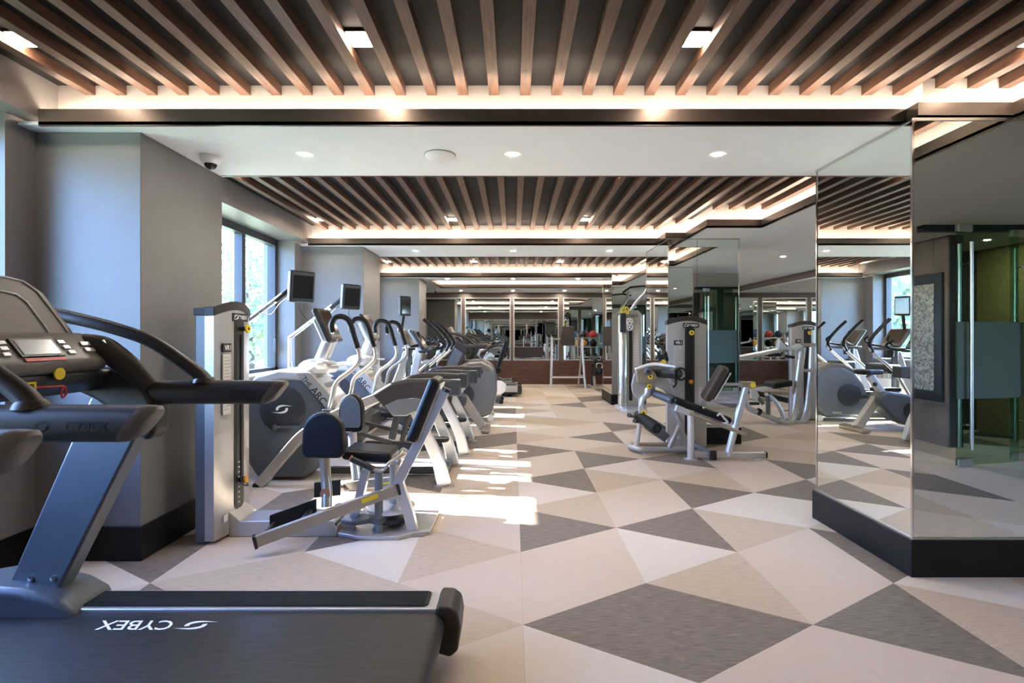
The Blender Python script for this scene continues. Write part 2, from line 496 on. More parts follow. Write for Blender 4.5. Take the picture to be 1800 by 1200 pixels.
def mirror_panel(b, parent, edge=True):
    return b.build('mirror_panel', 'mirror', parent, smooth=0)
def mirror_column(n, x0, x1, y0, y1, seams=()):
    """pier clad in mirror above a black plinth, thin polished metal angles on its edges"""
    c = struct(MB().box(x0 + 0.012, x1 - 0.012, y0 + 0.012, y1 - 0.012, 0, Z_SOF).build('mirror_pier_%d' % n, 'wall_paint', smooth=0))
    zb, zt = 0.20, Z_SOF - 0.015
    xs = [x0 + 0.004] + list(seams) + [x1 - 0.004]
    for a, d in zip(xs[:-1], xs[1:]):
        MB().box(a + 0.0015, d - 0.0015, y0 + 0.004, y0 + 0.012, zb, zt).build('mirror_panel', 'mirror', c, smooth=0)
        MB().box(a + 0.0015, d - 0.0015, y1 - 0.012, y1 - 0.004, zb, zt).build('mirror_panel', 'mirror', c, smooth=0)
    for xa, xb in ((x0 + 0.004, x0 + 0.012), (x1 - 0.012, x1 - 0.004)):
        MB().box(xa, xb, y0 + 0.014, y1 - 0.014, zb, zt).build('mirror_panel', 'mirror', c, smooth=0)
    for xa in (x0, x1 - 0.012):
        for ya in (y0, y1 - 0.012):
            MB().box(xa, xa + 0.012, ya, ya + 0.012, 0.19, Z_SOF).build('edge_trim', 'chrome', c, smooth=0)
    MB().box(x0 - 0.001, x1 + 0.001, y0 - 0.001, y1 + 0.001, zt, Z_SOF).build('top_trim', 'steel_brushed', c, smooth=0)
    base_strip('baseboard', [(x0 - 0.016, x1 + 0.016, y0 - 0.016, y1 + 0.016)], 0.19, c)
    MB().box(x0 - 0.004, x1 + 0.004, y0 - 0.004, y1 + 0.004, 0.19, 0.20).build('bottom_trim', 'steel_brushed', c, smooth=0)
    return c
mirror_column(1, 2.08, 2.95, 2.67, 3.52)
mirror_column(2, 1.80, 2.63, 5.95, 6.94, (2.14,))
mirror_column(3, 1.80, 2.55, 9.35, 10.3)

# ---- ceiling: dark deck, dropped white soffits, light coves, wooden slats
ceil = struct(MB().box(-3.05, 6.3, Y_NEAR, Y_FAR + 0.1, Z_CEIL, Z_CEIL + 0.08).build('ceiling', 'dark_ceiling', smooth=0))
SOF = [(-3.05, 2.12, 2.76, 3.65), (2.12, 6.3, 2.68, 3.65), (2.6, 6.3, 3.65, 5.36), (2.03, 6.3, 5.36, 6.05), (1.8, 6.3, 6.05, 6.39),
       (-3.05, 6.3, 6.39, 7.34), (2.4, 6.3, 7.34, 9.86), (-3.05, 6.3, 9.86, 10.45), (-3.05, -1.69, 10.45, 12.03), (2.4, 6.3, 10.45, 12.03), (-3.05, 6.3, 12.03, Y_FAR + 0.1)]
b = MB()
for r4 in SOF: b.box(*r4, Z_SOF, Z_SOF + 0.018)
b.build('soffit', 'white_paint', ceil, smooth=0)
MB().box(2.62, 6.3, Y_NEAR, 2.68, Z_SOF, Z_SOF + 0.018).build('entrance_soffit', 'entrance_dimmed', ceil, smooth=0)
MB().box(-1.81, 2.52, 10.33, 12.15, Z_CEIL - 0.03, Z_CEIL - 0.005).build('coffer_panel', 'white_paint', ceil, smooth=0)

def offset_path(pts, d, closed=False):
    out = []
    n = len(pts)
    for i in range(n):
        p = Vector(pts[i])
        a = Vector(pts[i - 1]) if (i or closed) else None
        c = Vector(pts[(i + 1) % n]) if (i < n - 1 or closed) else None
        n1 = None if a is None else Vector((-(p - a).y, (p - a).x)).normalized()
        n2 = None if c is None else Vector((-(c - p).y, (c - p).x)).normalized()
        if n1 is None: out.append(p + n2 * d)
        elif n2 is None: out.append(p + n1 * d)
        else: out.append(p + (n1 + n2) * (d / max(0.2, 1 + n1.dot(n2))))
    return out
def ribbon(b, pts, d0, d1, z0, z1, closed=False):
    a, c = offset_path(pts, d0, closed), offset_path(pts, d1, closed)
    rings = [[(p.x, p.y, z0), (q.x, q.y, z0), (q.x, q.y, z1), (p.x, p.y, z1)] for p, q in zip(a, c)]
    return b.loops(rings, closed=closed)
COVES = [([(-2.56, 2.76), (2.12, 2.76), (2.12, 2.68), (2.62, 2.68), (2.62, Y_NEAR)], False),
         ([(-2.56, 6.39), (1.8, 6.39), (1.8, 6.05), (2.03, 6.05), (2.03, 5.36), (2.6, 5.36), (2.6, 3.65), (-2.56, 3.65)], False),
         ([(-2.56, 9.86), (2.4, 9.86), (2.4, 7.34), (-2.56, 7.34)], False),
         ([(-1.69, 12.03), (2.4, 12.03), (2.4, 10.45), (-1.69, 10.45)], True)]
for pts, cl in COVES:
    pts = [Vector(p) for p in pts]
    ribbon(MB(), pts, 0.0, 0.014, Z_SOF - 0.004, Z_BAND, cl).build('cove_fascia', 'bronze', ceil, smooth=0)
    ribbon(MB(), pts, 0.12, 0.14, Z_SOF + 0.01, Z_CEIL, cl).build('cove_riser', 'riser_paint', ceil, smooth=0)
    ribbon(MB(), pts, 0.060, 0.085, Z_SOF + 0.02, Z_SOF + 0.030, cl).build('led_strip', 'led_warm', ceil, smooth=0)

SX0, SDX = 0.067, 0.1745
def slat(x, y0, y1):
    MB().box(x - 0.0275, x + 0.0275, y0, y1, Z_CEIL - 0.055, Z_CEIL).build('slat', 'slat_wood', ceil, smooth=0)
for k in range(-15, 17):
    x = SX0 + SDX * k
    if -2.52 < x < 2.72: slat(x, Y_NEAR, 2.88 if x < 2.2 else 2.80)
    if -2.52 < x < 2.70: slat(x, 3.53, 6.51 if x < 1.9 else (6.17 if x < 2.12 else 5.48))
    if -2.52 < x < 2.50: slat(x, 7.22, 9.98)
# recessed square lamps between slats
def square_lamp(x, y, label):
    t = thing('square_ceiling_lamp', label, 'ceiling lamp', (x, y, Z_CEIL), 'square lamps between the slats')
    MB().box(x - 0.058, x + 0.058, y - 0.062, y + 0.062, Z_CEIL - 0.012, Z_CEIL).build('frame', 'black_plastic', t, smooth=0)
    MB().box(x - 0.052, x + 0.052, y - 0.055, y + 0.055, Z_CEIL - 0.018, Z_CEIL - 0.012).build('diffuser', 'led_square', t, smooth=0)
gx = lambda k: SX0 + SDX * (k + 0.5)
SIDE = {-14: 'far left, by the bulkhead', -5: 'left of centre', 4: 'right of centre', 13: 'far right, over the entrance cove'}
for k in (-14, -5, 4, 13):
    square_lamp(gx(k), 2.41, 'square warm lamp between nearest ceiling slats, ' + SIDE[k])
    square_lamp(gx(k), -0.6, 'square warm lamp between slats behind the camera, ' + SIDE[k])
for k in (-14, -5, 4):
    square_lamp(gx(k), 6.12, 'square warm lamp between slats of the middle bay, ' + SIDE[k])
    square_lamp(gx(k), 4.3, 'square warm lamp at near end of middle bay slats, ' + SIDE[k])
    square_lamp(gx(k), 9.55, 'square warm lamp between slats of the farthest slatted bay, ' + SIDE[k])
def downlight(x, y, label):
    t = thing('downlight', label, 'downlight', (x, y, Z_SOF), 'round downlights in the white soffits')
    MB().lathe([(0.030, -0.002), (0.052, -0.004), (0.055, 0.0), (0.030, 0.0)], (x, y, Z_SOF)).build('trim_ring', 'white_plastic', t)
    MB().lathe([(0.0295, -0.003), (0.0295, 0.0)], (x, y, Z_SOF)).build('lens', 'led_down', t)
for x, w in ((-1.30, 'left'), (0.0, 'middle'), (1.28, 'right')):
    downlight(x, 3.20, 'round downlight in the nearest white soffit, %s one' % w)
    downlight(x, 6.81, 'round downlight in the second white soffit, %s one' % w)
    downlight(x, 10.12, 'small round downlight in the third soffit before the coffer, %s one' % w)
    downlight(x, 12.75, 'small round downlight in front of the end mirrors, %s one' % w)
downlight(3.85, 7.3, 'round downlight in the alcove behind the mirrored column')
downlight(3.9, 10.2, 'round downlight at the back of the right alcove')
downlight(3.6, -0.9, 'round downlight in the dim entrance ceiling behind the camera')
downlight(5.6, -0.7, 'round downlight in the lobby beyond the glass doors')
downlight(3.6, 4.4, 'round downlight in the soffit beside the nearest mirrored column')

# ---- end wall: wooden planks below, framed mirrors above
back = struct(MB().box(XLW, 6.3, Y_FAR, Y_FAR + 0.1, 0, Z_CEIL).build('wall_back', 'bronze', smooth=0))
def plank_wall(parent, y, ny, x0, x1, z1, rows, seam=1.9):
    h = z1 / rows
    for r_ in range(rows):
        x = x0 - (0.9 if r_ % 2 else 0.2)
        while x < x1:
            a, c = max(x, x0), min(x + seam, x1)
            if c - a > 0.05:
                q = rng.uniform(-0.004, 0.004)
                ya, yb = sorted((y, y + ny * (0.022 + q)))
                MB().box(a + 0.002, c - 0.002, ya, yb, r_ * h + 0.003, (r_ + 1) * h - 0.003).build('plank', 'plank_wood', parent, smooth=0)
            x += seam
plank_wall(back, Y_FAR, -1, XL, XR, 0.60, 5)
def framed_mirror(parent, x0, x1, z0, z1, y, ny):
    ya, yb = sorted((y, y + ny * 0.012))
    MB().box(x0, x1, ya, yb, z0, z1).build('mirror_panel', 'mirror', parent, smooth=0)
    f = MB(); w = 0.022
    ya, yb = sorted((y, y + ny * 0.022))
    f.box(x0 - w, x0, ya, yb, z0 - w, z1 + w).box(x1, x1 + w, ya, yb, z0 - w, z1 + w).box(x0, x1, ya, yb, z0 - w, z0).box(x0, x1, ya, yb, z1, z1 + w)
    f.build('mirror_frame', 'silver_light', parent, smooth=0)
for a, c in ((-2.6, -1.37), (-1.24, -0.09), (0.03, 1.17), (1.33, 2.46), (2.62, 3.75), (3.9, 5.0)):
    framed_mirror(back, a, c, 0.645, 2.24, Y_FAR, -1)

# ---- right side: mirrored alcove wall, entrance with stone wall, picture and glass doors
wall_r = struct(MB().box(XR, XR + 0.12, 3.3, Y_FAR, 0, Z_SOF).build('wall_right', 'bronze', smooth=0))
y = 3.6
while y < 13.2:
    y2 = min(y + 1.25, Y_FAR - 0.02)
    MB().box(XR - 0.012, XR, y + 0.003, y2 - 0.003, 0.10, 2.24).build('mirror_panel', 'mirror', wall_r, smooth=0)
    y += 1.25
MB().box(XR - 0.02, XR, 3.3, Y_FAR, 2.24, 2.265).build('mirror_rail', 'silver_light', wall_r, smooth=0)
struct(base_strip('baseboard_right', [(XR - 0.016, XR, 3.3, Y_FAR - 0.03)], 0.10))
near = struct(MB().box(XLW, 6.3, Y_NEAR - 0.1, Y_NEAR, 0, Z_CEIL).build('wall_front', 'bronze', smooth=0))
plank_wall(near, Y_NEAR, 1, XL, 4.85, 0.60, 5)
for a, c in ((-2.5, -1.3), (-1.2, 0.0), (0.1, 1.3), (1.4, 2.6)):
    framed_mirror(near, a, c, 0.645, 2.24, Y_NEAR, 1)
struct(MB().box(6.2, 6.3, Y_NEAR, 3.3, 0, Z_SOF).build('wall_lobby', 'lobby_gold', smooth=0))
stone = struct(MB().box(4.92, 5.07, Y_NEAR, -0.42, 0, Z_SOF).build('wall_stone', 'lobby_dark', smooth=0))
zz = 0.0
for r_ in range(4):
    h = (0.45, 0.62, 0.62, 0.69)[r_]
    yy = Y_NEAR - (0.3 if r_ % 2 else 0)
    while yy < -0.43:
        a, c = max(yy, Y_NEAR), min(yy + 0.72, -0.42)
        MB().box(4.90, 4.92, a + 0.002, c - 0.002, zz + 0.002, zz + h - 0.002).build('stone_slab', 'stone', stone, smooth=0)
        yy += 0.72
    zz += h
pic = thing('framed_city_picture', 'black framed monochrome city photograph on brown stone wall', 'picture', (4.89, -1.1, 0.55))
MB().box(4.865, 4.899, -1.75, -0.47, 0.50, 1.98).build('frame', 'black_plastic', pic, bevel=0.004)
MB().box(4.860, 4.866, -1.65, -0.57, 0.62, 1.86).build('print', 'city_print', pic, smooth=0)
def glass_leaf(n, p0, p1, hx):
    """frameless glass leaf from p0 to p1 with patch fittings and a long pull on each face"""
    p0, p1 = Vector((*p0, 0)), Vector((*p1, 0))
    d = (p1 - p0).normalized(); nrm = Vector((-d.y, d.x, 0)); up = Vector((0, 0, 1))
    L = (p1 - p0).length; mid = (p0 + p1) / 2
    g = struct(MB().obox(mid + up * 1.17, d * (L / 2), nrm * 0.006, up * 1.155).build('door_%d' % n, 'door_glass', smooth=0))
    MB().obox(mid + up * 1.02, d * (L / 2 - 0.002), nrm * 0.0075, up * 0.37).build('frosted_band', 'frost', g, smooth=0)
    for zc in (0.045, 2.29):
        MB().obox(p0 + d * 0.09 + up * zc, d * 0.085, nrm * 0.018, up * 0.035).build('patch_fitting', 'steel_brushed', g, bevel=0.004)
    for s in (-1, 1):
        q = p0 + d * hx + nrm * (0.055 * s)
        hb = MB(); hb.cyl(q + up * 0.17, q + up * 2.15, 0.016, 14)
        h = hb.build('pull_handle', 'steel_brushed', g)
        for zc in (0.40, 1.95):
            MB().cyl(p0 + d * hx + nrm * (0.007 * s) + up * zc, q + up * zc, 0.009, 10).build('standoff', 'chrome', h)
    return g
glass_leaf(1, (4.24, 0.45), (4.98, 0.30), 0.11)
glass_leaf(2, (5.02, 0.18), (5.95, 0.06), 0.13)
struct(MB().box(4.2, 6.2, 0.02, 0.12, 2.33, Z_SOF).build('trim_1', 'black_base', smooth=0))
struct(MB().box(4.75, 6.2, -1.6, -1.5, 0, Z_SOF).build('wall_lobby_back', 'lobby_dark', smooth=0))

# ---- outside: lawn, trees and a far building seen through the windows, plus an added shade tree
lawn = tag(MB().box(-40, -3.06, -20, 30, -0.6, -0.5).build('lawn', 'lawn', smooth=0), 'pale lawn outside the windows', 'lawn')
def tree(x, y, h, r_, label, n=900, leaf=(0.07, 0.16)):
    t = thing('tree', label, 'tree', (x, y, -0.5), 'trees outside the windows')
    MB().tube([(x, y, -0.485), (x + 0.05, y, h * 0.4), (x - 0.1, y + 0.1, h * 0.85)], [0.16, 0.11, 0.04], 8, 4).build('trunk', 'bark', t)
    b = MB()
    for i in range(n):
        a, e = rng.uniform(0, 2 * math.pi), math.acos(rng.uniform(-1, 1)); q = r_ * rng.uniform(0.1, 1.0) ** 0.5
        c = Vector((x + q * math.sin(e) * math.cos(a), y + q * math.sin(e) * math.sin(a), h - r_ + q * math.cos(e)))
        u = Vector((rng.gauss(0, 1), rng.gauss(0, 1), rng.gauss(0, 1))).normalized(); v = u.orthogonal().normalized(); s = rng.uniform(*leaf)
        b.add([c - u * s, c + v * s * 0.55, c + u * s, c - v * s * 0.55], [(0, 1, 2, 3)])
    o = b.build('foliage', 'leaf', t, smooth=0); o['kind'] = 'stuff'
tree(-7.5, 14.5, 3.0, 1.3, 'small leafy tree outside, seen beyond the tilted screens')
tree(-10.5, 20.5, 5.2, 2.4, 'broad leafy tree outside the middle window', 1700)
tree(-16.0, 24.5, 6.5, 2.8, 'tall leafy tree at the far end of the lawn', 1200, (0.1, 0.22))
tree(-10.0, 6.9, 7.8, 1.3, 'slender airy tree that dapples the sun on the floor', 130, (0.08, 0.2))
tree(-12.0, 3.3, 10.6, 2.3, 'tall dense tree added out of view to shade the nearest window', 2200, (0.18, 0.32))  # added out of view, sized to keep direct sun off the near bay
# ================================================================ TREADMILLS
def make_treadmill(label):
    t = thing('treadmill', label, 'treadmill', (-1.2, 1.625, 0), 'treadmills in the cardio row')
    YA, YB = 1.20, 2.05
    yc = (YA + YB) / 2
    # deck chassis
    MB().box(-2.15, -0.30, YA + 0.03, YB - 0.03, 0.06, 0.20).build('chassis', 'graphite', t, bevel=0.01)
    for fx in (-2.1, -0.45):
        for fy in (YA + 0.1, YB - 0.1):
            MB().lathe([(0.035, 0.0), (0.04, 0.02), (0.025, 0.03), (0.02, 0.065)], (fx, fy, 0), 'z', 12).build('foot', 'rubber', t)
    # belt wraps round the rear roller
    prof = [(-1.98, 0.226), (-0.30, 0.226)]
    for i in range(1, 9):
        a = R(90 - 180 * i / 8); prof.append((-0.30 + 0.048 * math.cos(a), 0.178 + 0.048 * math.sin(a)))
    prof += [(-1.98, 0.13)]
    belt = MB().xz(prof, 1.350, 1.900).build('running_belt', 'belt_rubber', t)
    lettering('CYBEX', 0.062, (-1.34, 1.815, 0.2265), (-1, 0, 0), (0.28, -1, 0), 'print_white', belt, 'belt_lettering', weight=0.012)
    emblem(0.062, (-1.125, 1.815, 0.2265), (-1, 0, 0), (0, -1, 0), 'print_white', belt, 'belt_emblem')
    for y0, y1 in ((1.905, 2.05), (1.20, 1.345)):
        r_ = MB().box(-1.95, -0.285, y0, y1, 0.10, 0.236).build('side_rail', 'silver', t, bevel=0.006)
        m = MB(); cx, w = -0.985, 1.33
        m.loops([[(x, y, 0.2365) for x, y in rrect(cx, (y0 + y1) / 2, w, 0.112, 0.02, 4)], [(x, y, 0.240) for x, y in rrect(cx, (y0 + y1) / 2, w, 0.112, 0.02, 4)]])
        pad = m.build('foot_strip', 'rubber', r_, smooth=0)
        g = MB()
        for q in range(11):
            yy = (y0 + y1) / 2 - 0.048 + q * 0.0096
            g.box(cx - w / 2 + 0.015, cx + w / 2 - 0.015, yy - 0.0026, yy + 0.0026, 0.240, 0.2425)
        g.build('ribs', 'rubber', r_, smooth=0)
        e = [(-0.285, 0.245), (-0.235, 0.243), (-0.205, 0.22), (-0.196, 0.17), (-0.205, 0.08), (-0.235, 0.055), (-0.285, 0.07)]
        MB().xz(e, y0 - 0.005, y1 + 0.012).build('end_cap', 'umber_plastic', t, bevel=0.012, seg=3)
    # motor hood and fenders
    fen = [(-1.60, 0.215), (-1.625, 0.255), (-1.70, 0.295), (-1.82, 0.325), (-1.98, 0.335), (-2.18, 0.30), (-2.30, 0.20), (-2.30, 0.06), (-1.70, 0.10), (-1.615, 0.16)]
    for y0, y1 in ((1.865, 2.075), (1.175, 1.385)):
        MB().xz(fen, y0, y1).build('fender', 'slate_plastic', t, bevel=0.03, seg=3)
    MB().xz([(-1.93, 0.233), (-2.02, 0.275), (-2.18, 0.275), (-2.29, 0.18), (-2.29, 0.06), (-1.93, 0.10)], 1.385, 1.865).build('motor_hood', 'graphite', t, bevel=0.012)
    # uprights, raked back toward the runner
    for ys in (1.975, 1.275):
        up = [(-1.925, 0.28), (-1.725, 0.28), (-1.385, 0.955), (-1.405, 1.02), (-1.60, 1.02)]
        u = MB().xz(up, ys - 0.04, ys + 0.04).build('upright', 'pewter', t, bevel=0.012, seg=3)
        for x, z in ((-1.82, 0.335), (-1.735, 0.335), (-1.565, 0.98)):
            for sd in (-1, 1):
                MB().lathe([(0.011, 0), (0.011, 0.006), (0.006, 0.008)] if sd > 0 else [(0.011, 0), (0.011, -0.006), (0.006, -0.008)], (x, ys + sd * 0.04, z), 'y', 10).build('bolt', 'chrome', u)
    for ys, sg in ((1.95, 1), (1.25, -1)):
        # shoulder casting that ties rail, arm and console together
        sp = [(-1.66, 1.135), (-1.52, 1.135), (-1.44, 1.11), (-1.37, 1.06), (-1.33, 0.985), (-1.335, 0.885), (-1.37, 0.855), (-1.46, 0.945), (-1.56, 1.015), (-1.66, 1.06)]
        MB().xz(sp, ys - 0.05, ys + 0.045).build('shoulder', 'umber_plastic', t, bevel=0.02, seg=3)
        # handrail with slanted, paler end
        rings = []
        for x, sl in ((-1.40, 0.0), (-1.30, 0.0), (-0.945, 0.0), (-0.925, 0.03)):
            rings.append([(x + sl * (zz - 1.038) / 0.045 , yy, zz) for yy, zz in rrect(ys, 1.038, 0.078, 0.090, 0.034, 4)])
        hr = MB().loops(rings).build('handrail', 'umber_plastic', t, smooth=50)
        rings = []
        for x, s_, k in ((-0.924, 0.03, 1.0), (-0.900, 0.036, 0.96), (-0.886, 0.036, 0.75)):
            rings.append([(x + s_ * (zz - 1.038) / 0.045, yy, zz) for yy, zz in rrect(ys, 1.038, 0.078 * k, 0.090 * k, 0.033 * k, 4)])
        MB().loops(rings).build('end_cap', 'taupe_plastic', hr, smooth=50)
        lettering('CYBEX', 0.024, (-1.01, ys - 0.0395, 1.037), (1, 0, 0), (0.25, 0, 1), 'print_black', hr, 'rail_lettering', weight=0.012)
        emblem(0.028, (-1.12, ys - 0.0395, 1.037), (1, 0, 0), (0, 0, 1), 'print_black', hr, 'rail_emblem')
        # swept upper grab arm
        pts = [(-1.17, 1.065), (-1.19, 1.10), (-1.246, 1.144), (-1.326, 1.20), (-1.406, 1.243), (-1.52, 1.281), (-1.64, 1.312), (-1.76, 1.335), (-1.84, 1.33)]
        MB().tube([(x, ys, z) for x, z in pts], [0.031, 0.026, 0.024, 0.024, 0.024, 0.024, 0.024, 0.026, 0.028], 12, 4).build('grab_arm', 'umber_plastic', t)
        MB().lathe([(0.040, 0.0), (0.036, 0.012), (0.028, 0.02)], (-1.175, ys, 1.075), 'z', 14).build('arm_collar', 'umber_plastic', t)
        # inner pod running from console to shoulder
        yi = yc + sg * 0.255
        MB().tube([(-1.56, yi - sg * 0.03, 1.225), (-1.50, yi, 1.205), (-1.43, ys - sg * 0.045, 1.135), (-1.37, ys - sg * 0.02, 1.06)], [0.036, 0.042, 0.042, 0.034], 12, 5).build('console_arm', 'umber_plastic', t)
        MB().bar([(-1.487, yi + sg * 0.006 - 0.03, 1.236), (-1.43, ys - sg * 0.045 - 0.03, 1.168)], 0.010, 0.006).build('trim_strip', 'silver_light', t)
    # console: keypad, bridge below it, tall back panel
    kp = [(-1.665, 1.255), (-1.575, 1.262), (-1.545, 1.252), (-1.475, 1.165), (-1.485, 1.135), (-1.54, 1.115), (-1.68, 1.115)]
    key = MB().xz(kp, yc - 0.25, yc + 0.25).build('keypad', 'taupe_plastic', t, bevel=0.018, seg=3)
    MB().xz([(-1.70, 1.13), (-1.50, 1.13), (-1.50, 1.09), (-1.56, 1.05), (-1.70, 1.05)], yc - 0.31, yc + 0.31).build('console_bridge', 'graphite', t, bevel=0.015)
    n_ = Vector((0.78, 0, 0.626)); d_ = Vector((0.626, 0, -0.78))
    c0 = Vector((-1.513, yc, 1.212)) + n_ * 0.003
    MB().obox(c0, d_ * 0.036, Vector((0, 0.075, 0)), n_ * 0.0035).build('screen_bezel', 'black_plastic', key)
    MB().obox(c0 + n_ * 0.003, d_ * 0.029, Vector((0, 0.064, 0)), n_ * 0.002).build('display', 'lcd', key)
    for i in range(3):
        for sd in (-1, 1):
            MB().obox(c0 + d_ * (-0.022 + 0.022 * i) + Vector((0, sd * (0.10 + 0.006 * i), 0)), d_ * 0.007, Vector((0, 0.012, 0)), n_ * 0.003).build('button', 'silver_light', key, bevel=0.002)
    for sd in (-1, 1):
        for i in range(2):
            MB().obox(c0 + d_ * (-0.012 + 0.026 * i) + Vector((0, sd * 0.19, 0)), d_ * 0.009, Vector((0, 0.02, 0)), n_ * 0.004).build('toggle', 'silver', key, bevel=0.003)
    MB().obox(c0 + d_ * 0.047 + n_ * 0.0005, d_ * 0.006, Vector((0, 0.07, 0)), n_ * 0.001).build('warning_strip', 'red', key)
    MB().lathe([(0.02, -0.002), (0.02, 0.003)], (-1.4845, yc + 0.05, 1.128), 'x', 16).build('stop_badge', 'yellow', key)
    clip = MB(); clip.box(-1.503, -1.494, yc - 0.07, yc - 0.02, 1.075, 1.082).box(-1.503, -1.494, yc - 0.07, yc - 0.02, 1.102, 1.108).box(-1.503, -1.494, yc - 0.07, yc - 0.063, 1.075, 1.108).box(-1.503, -1.494, yc - 0.027, yc - 0.02, 1.075, 1.108)
    clip.build('safety_clip', 'yellow', t)
    MB().tube([(-1.497, yc - 0.02, 1.09), (-1.475, yc + 0.03, 1.088), (-1.472, yc + 0.055, 1.085), (-1.472, yc + 0.06, 1.06), (-1.472, yc + 0.048, 1.05), (-1.472, yc + 0.043, 1.07), (-1.472, yc + 0.052, 1.086)], 0.0035, 6, 4).build('safety_cord', 'red', t)
    # tall back panel: tilted trapezoid with two pale outlines
    bz, tz, bx, tx = 1.225, 1.455, -1.60, -1.705
    def face(u, h, off=0.0):     # u across in metres, h 0..1 up the panel
        nn = Vector((tz - bz, 0, bx - tx)).normalized()
        return Vector((bx + (tx - bx) * h, yc + u, bz + (tz - bz) * h)) + nn * off
    out = [(-0.275, 0.0), (-0.262, 0.25), (-0.215, 0.80), (-0.17, 0.96), (-0.10, 1.0), (0.10, 1.0), (0.17, 0.96), (0.215, 0.80), (0.262, 0.25), (0.275, 0.0)]
    MB().loops([[face(u, h, -0.07) for u, h in out], [face(u, h, 0.0) for u, h in out]]).build('console_back', 'taupe_plastic', t, bevel=0.016, seg=3)
    for name, k0, k1, w in (('panel_outline', 0.86, 0.88, 0.0028), ('panel_outline', 0.58, 0.66, 0.0026)):
        ln = [face(u * k0, 0.09 + h * k1, 0.003) for u, h in out]
        MB().tube(ln, w, 6, 1, closed=True).build(name, 'print_white', t)
    MB().tube([face(-0.20, 0.5, -0.06), face(-0.20, 0.5, -0.06) + Vector((-0.04, 0, -0.25)), (-1.72, yc - 0.2, 1.07)], 0.02, 8).build('back_stay', 'umber_plastic', t)
    return t
tread = make_treadmill('treadmill in the foreground, its wide black belt facing the camera')
copy_tree(tread, (-1.2, 0.595, 0), 'treadmill cut off by the left edge, only its handrail tip showing')
copy_tree(tread, (-0.82, 10.95, 0), 'treadmill far down the row, in front of the end mirrors')
copy_tree(tread, (-0.95, 12.05, 0), 'last treadmill of the row, closest to the wooden wall')
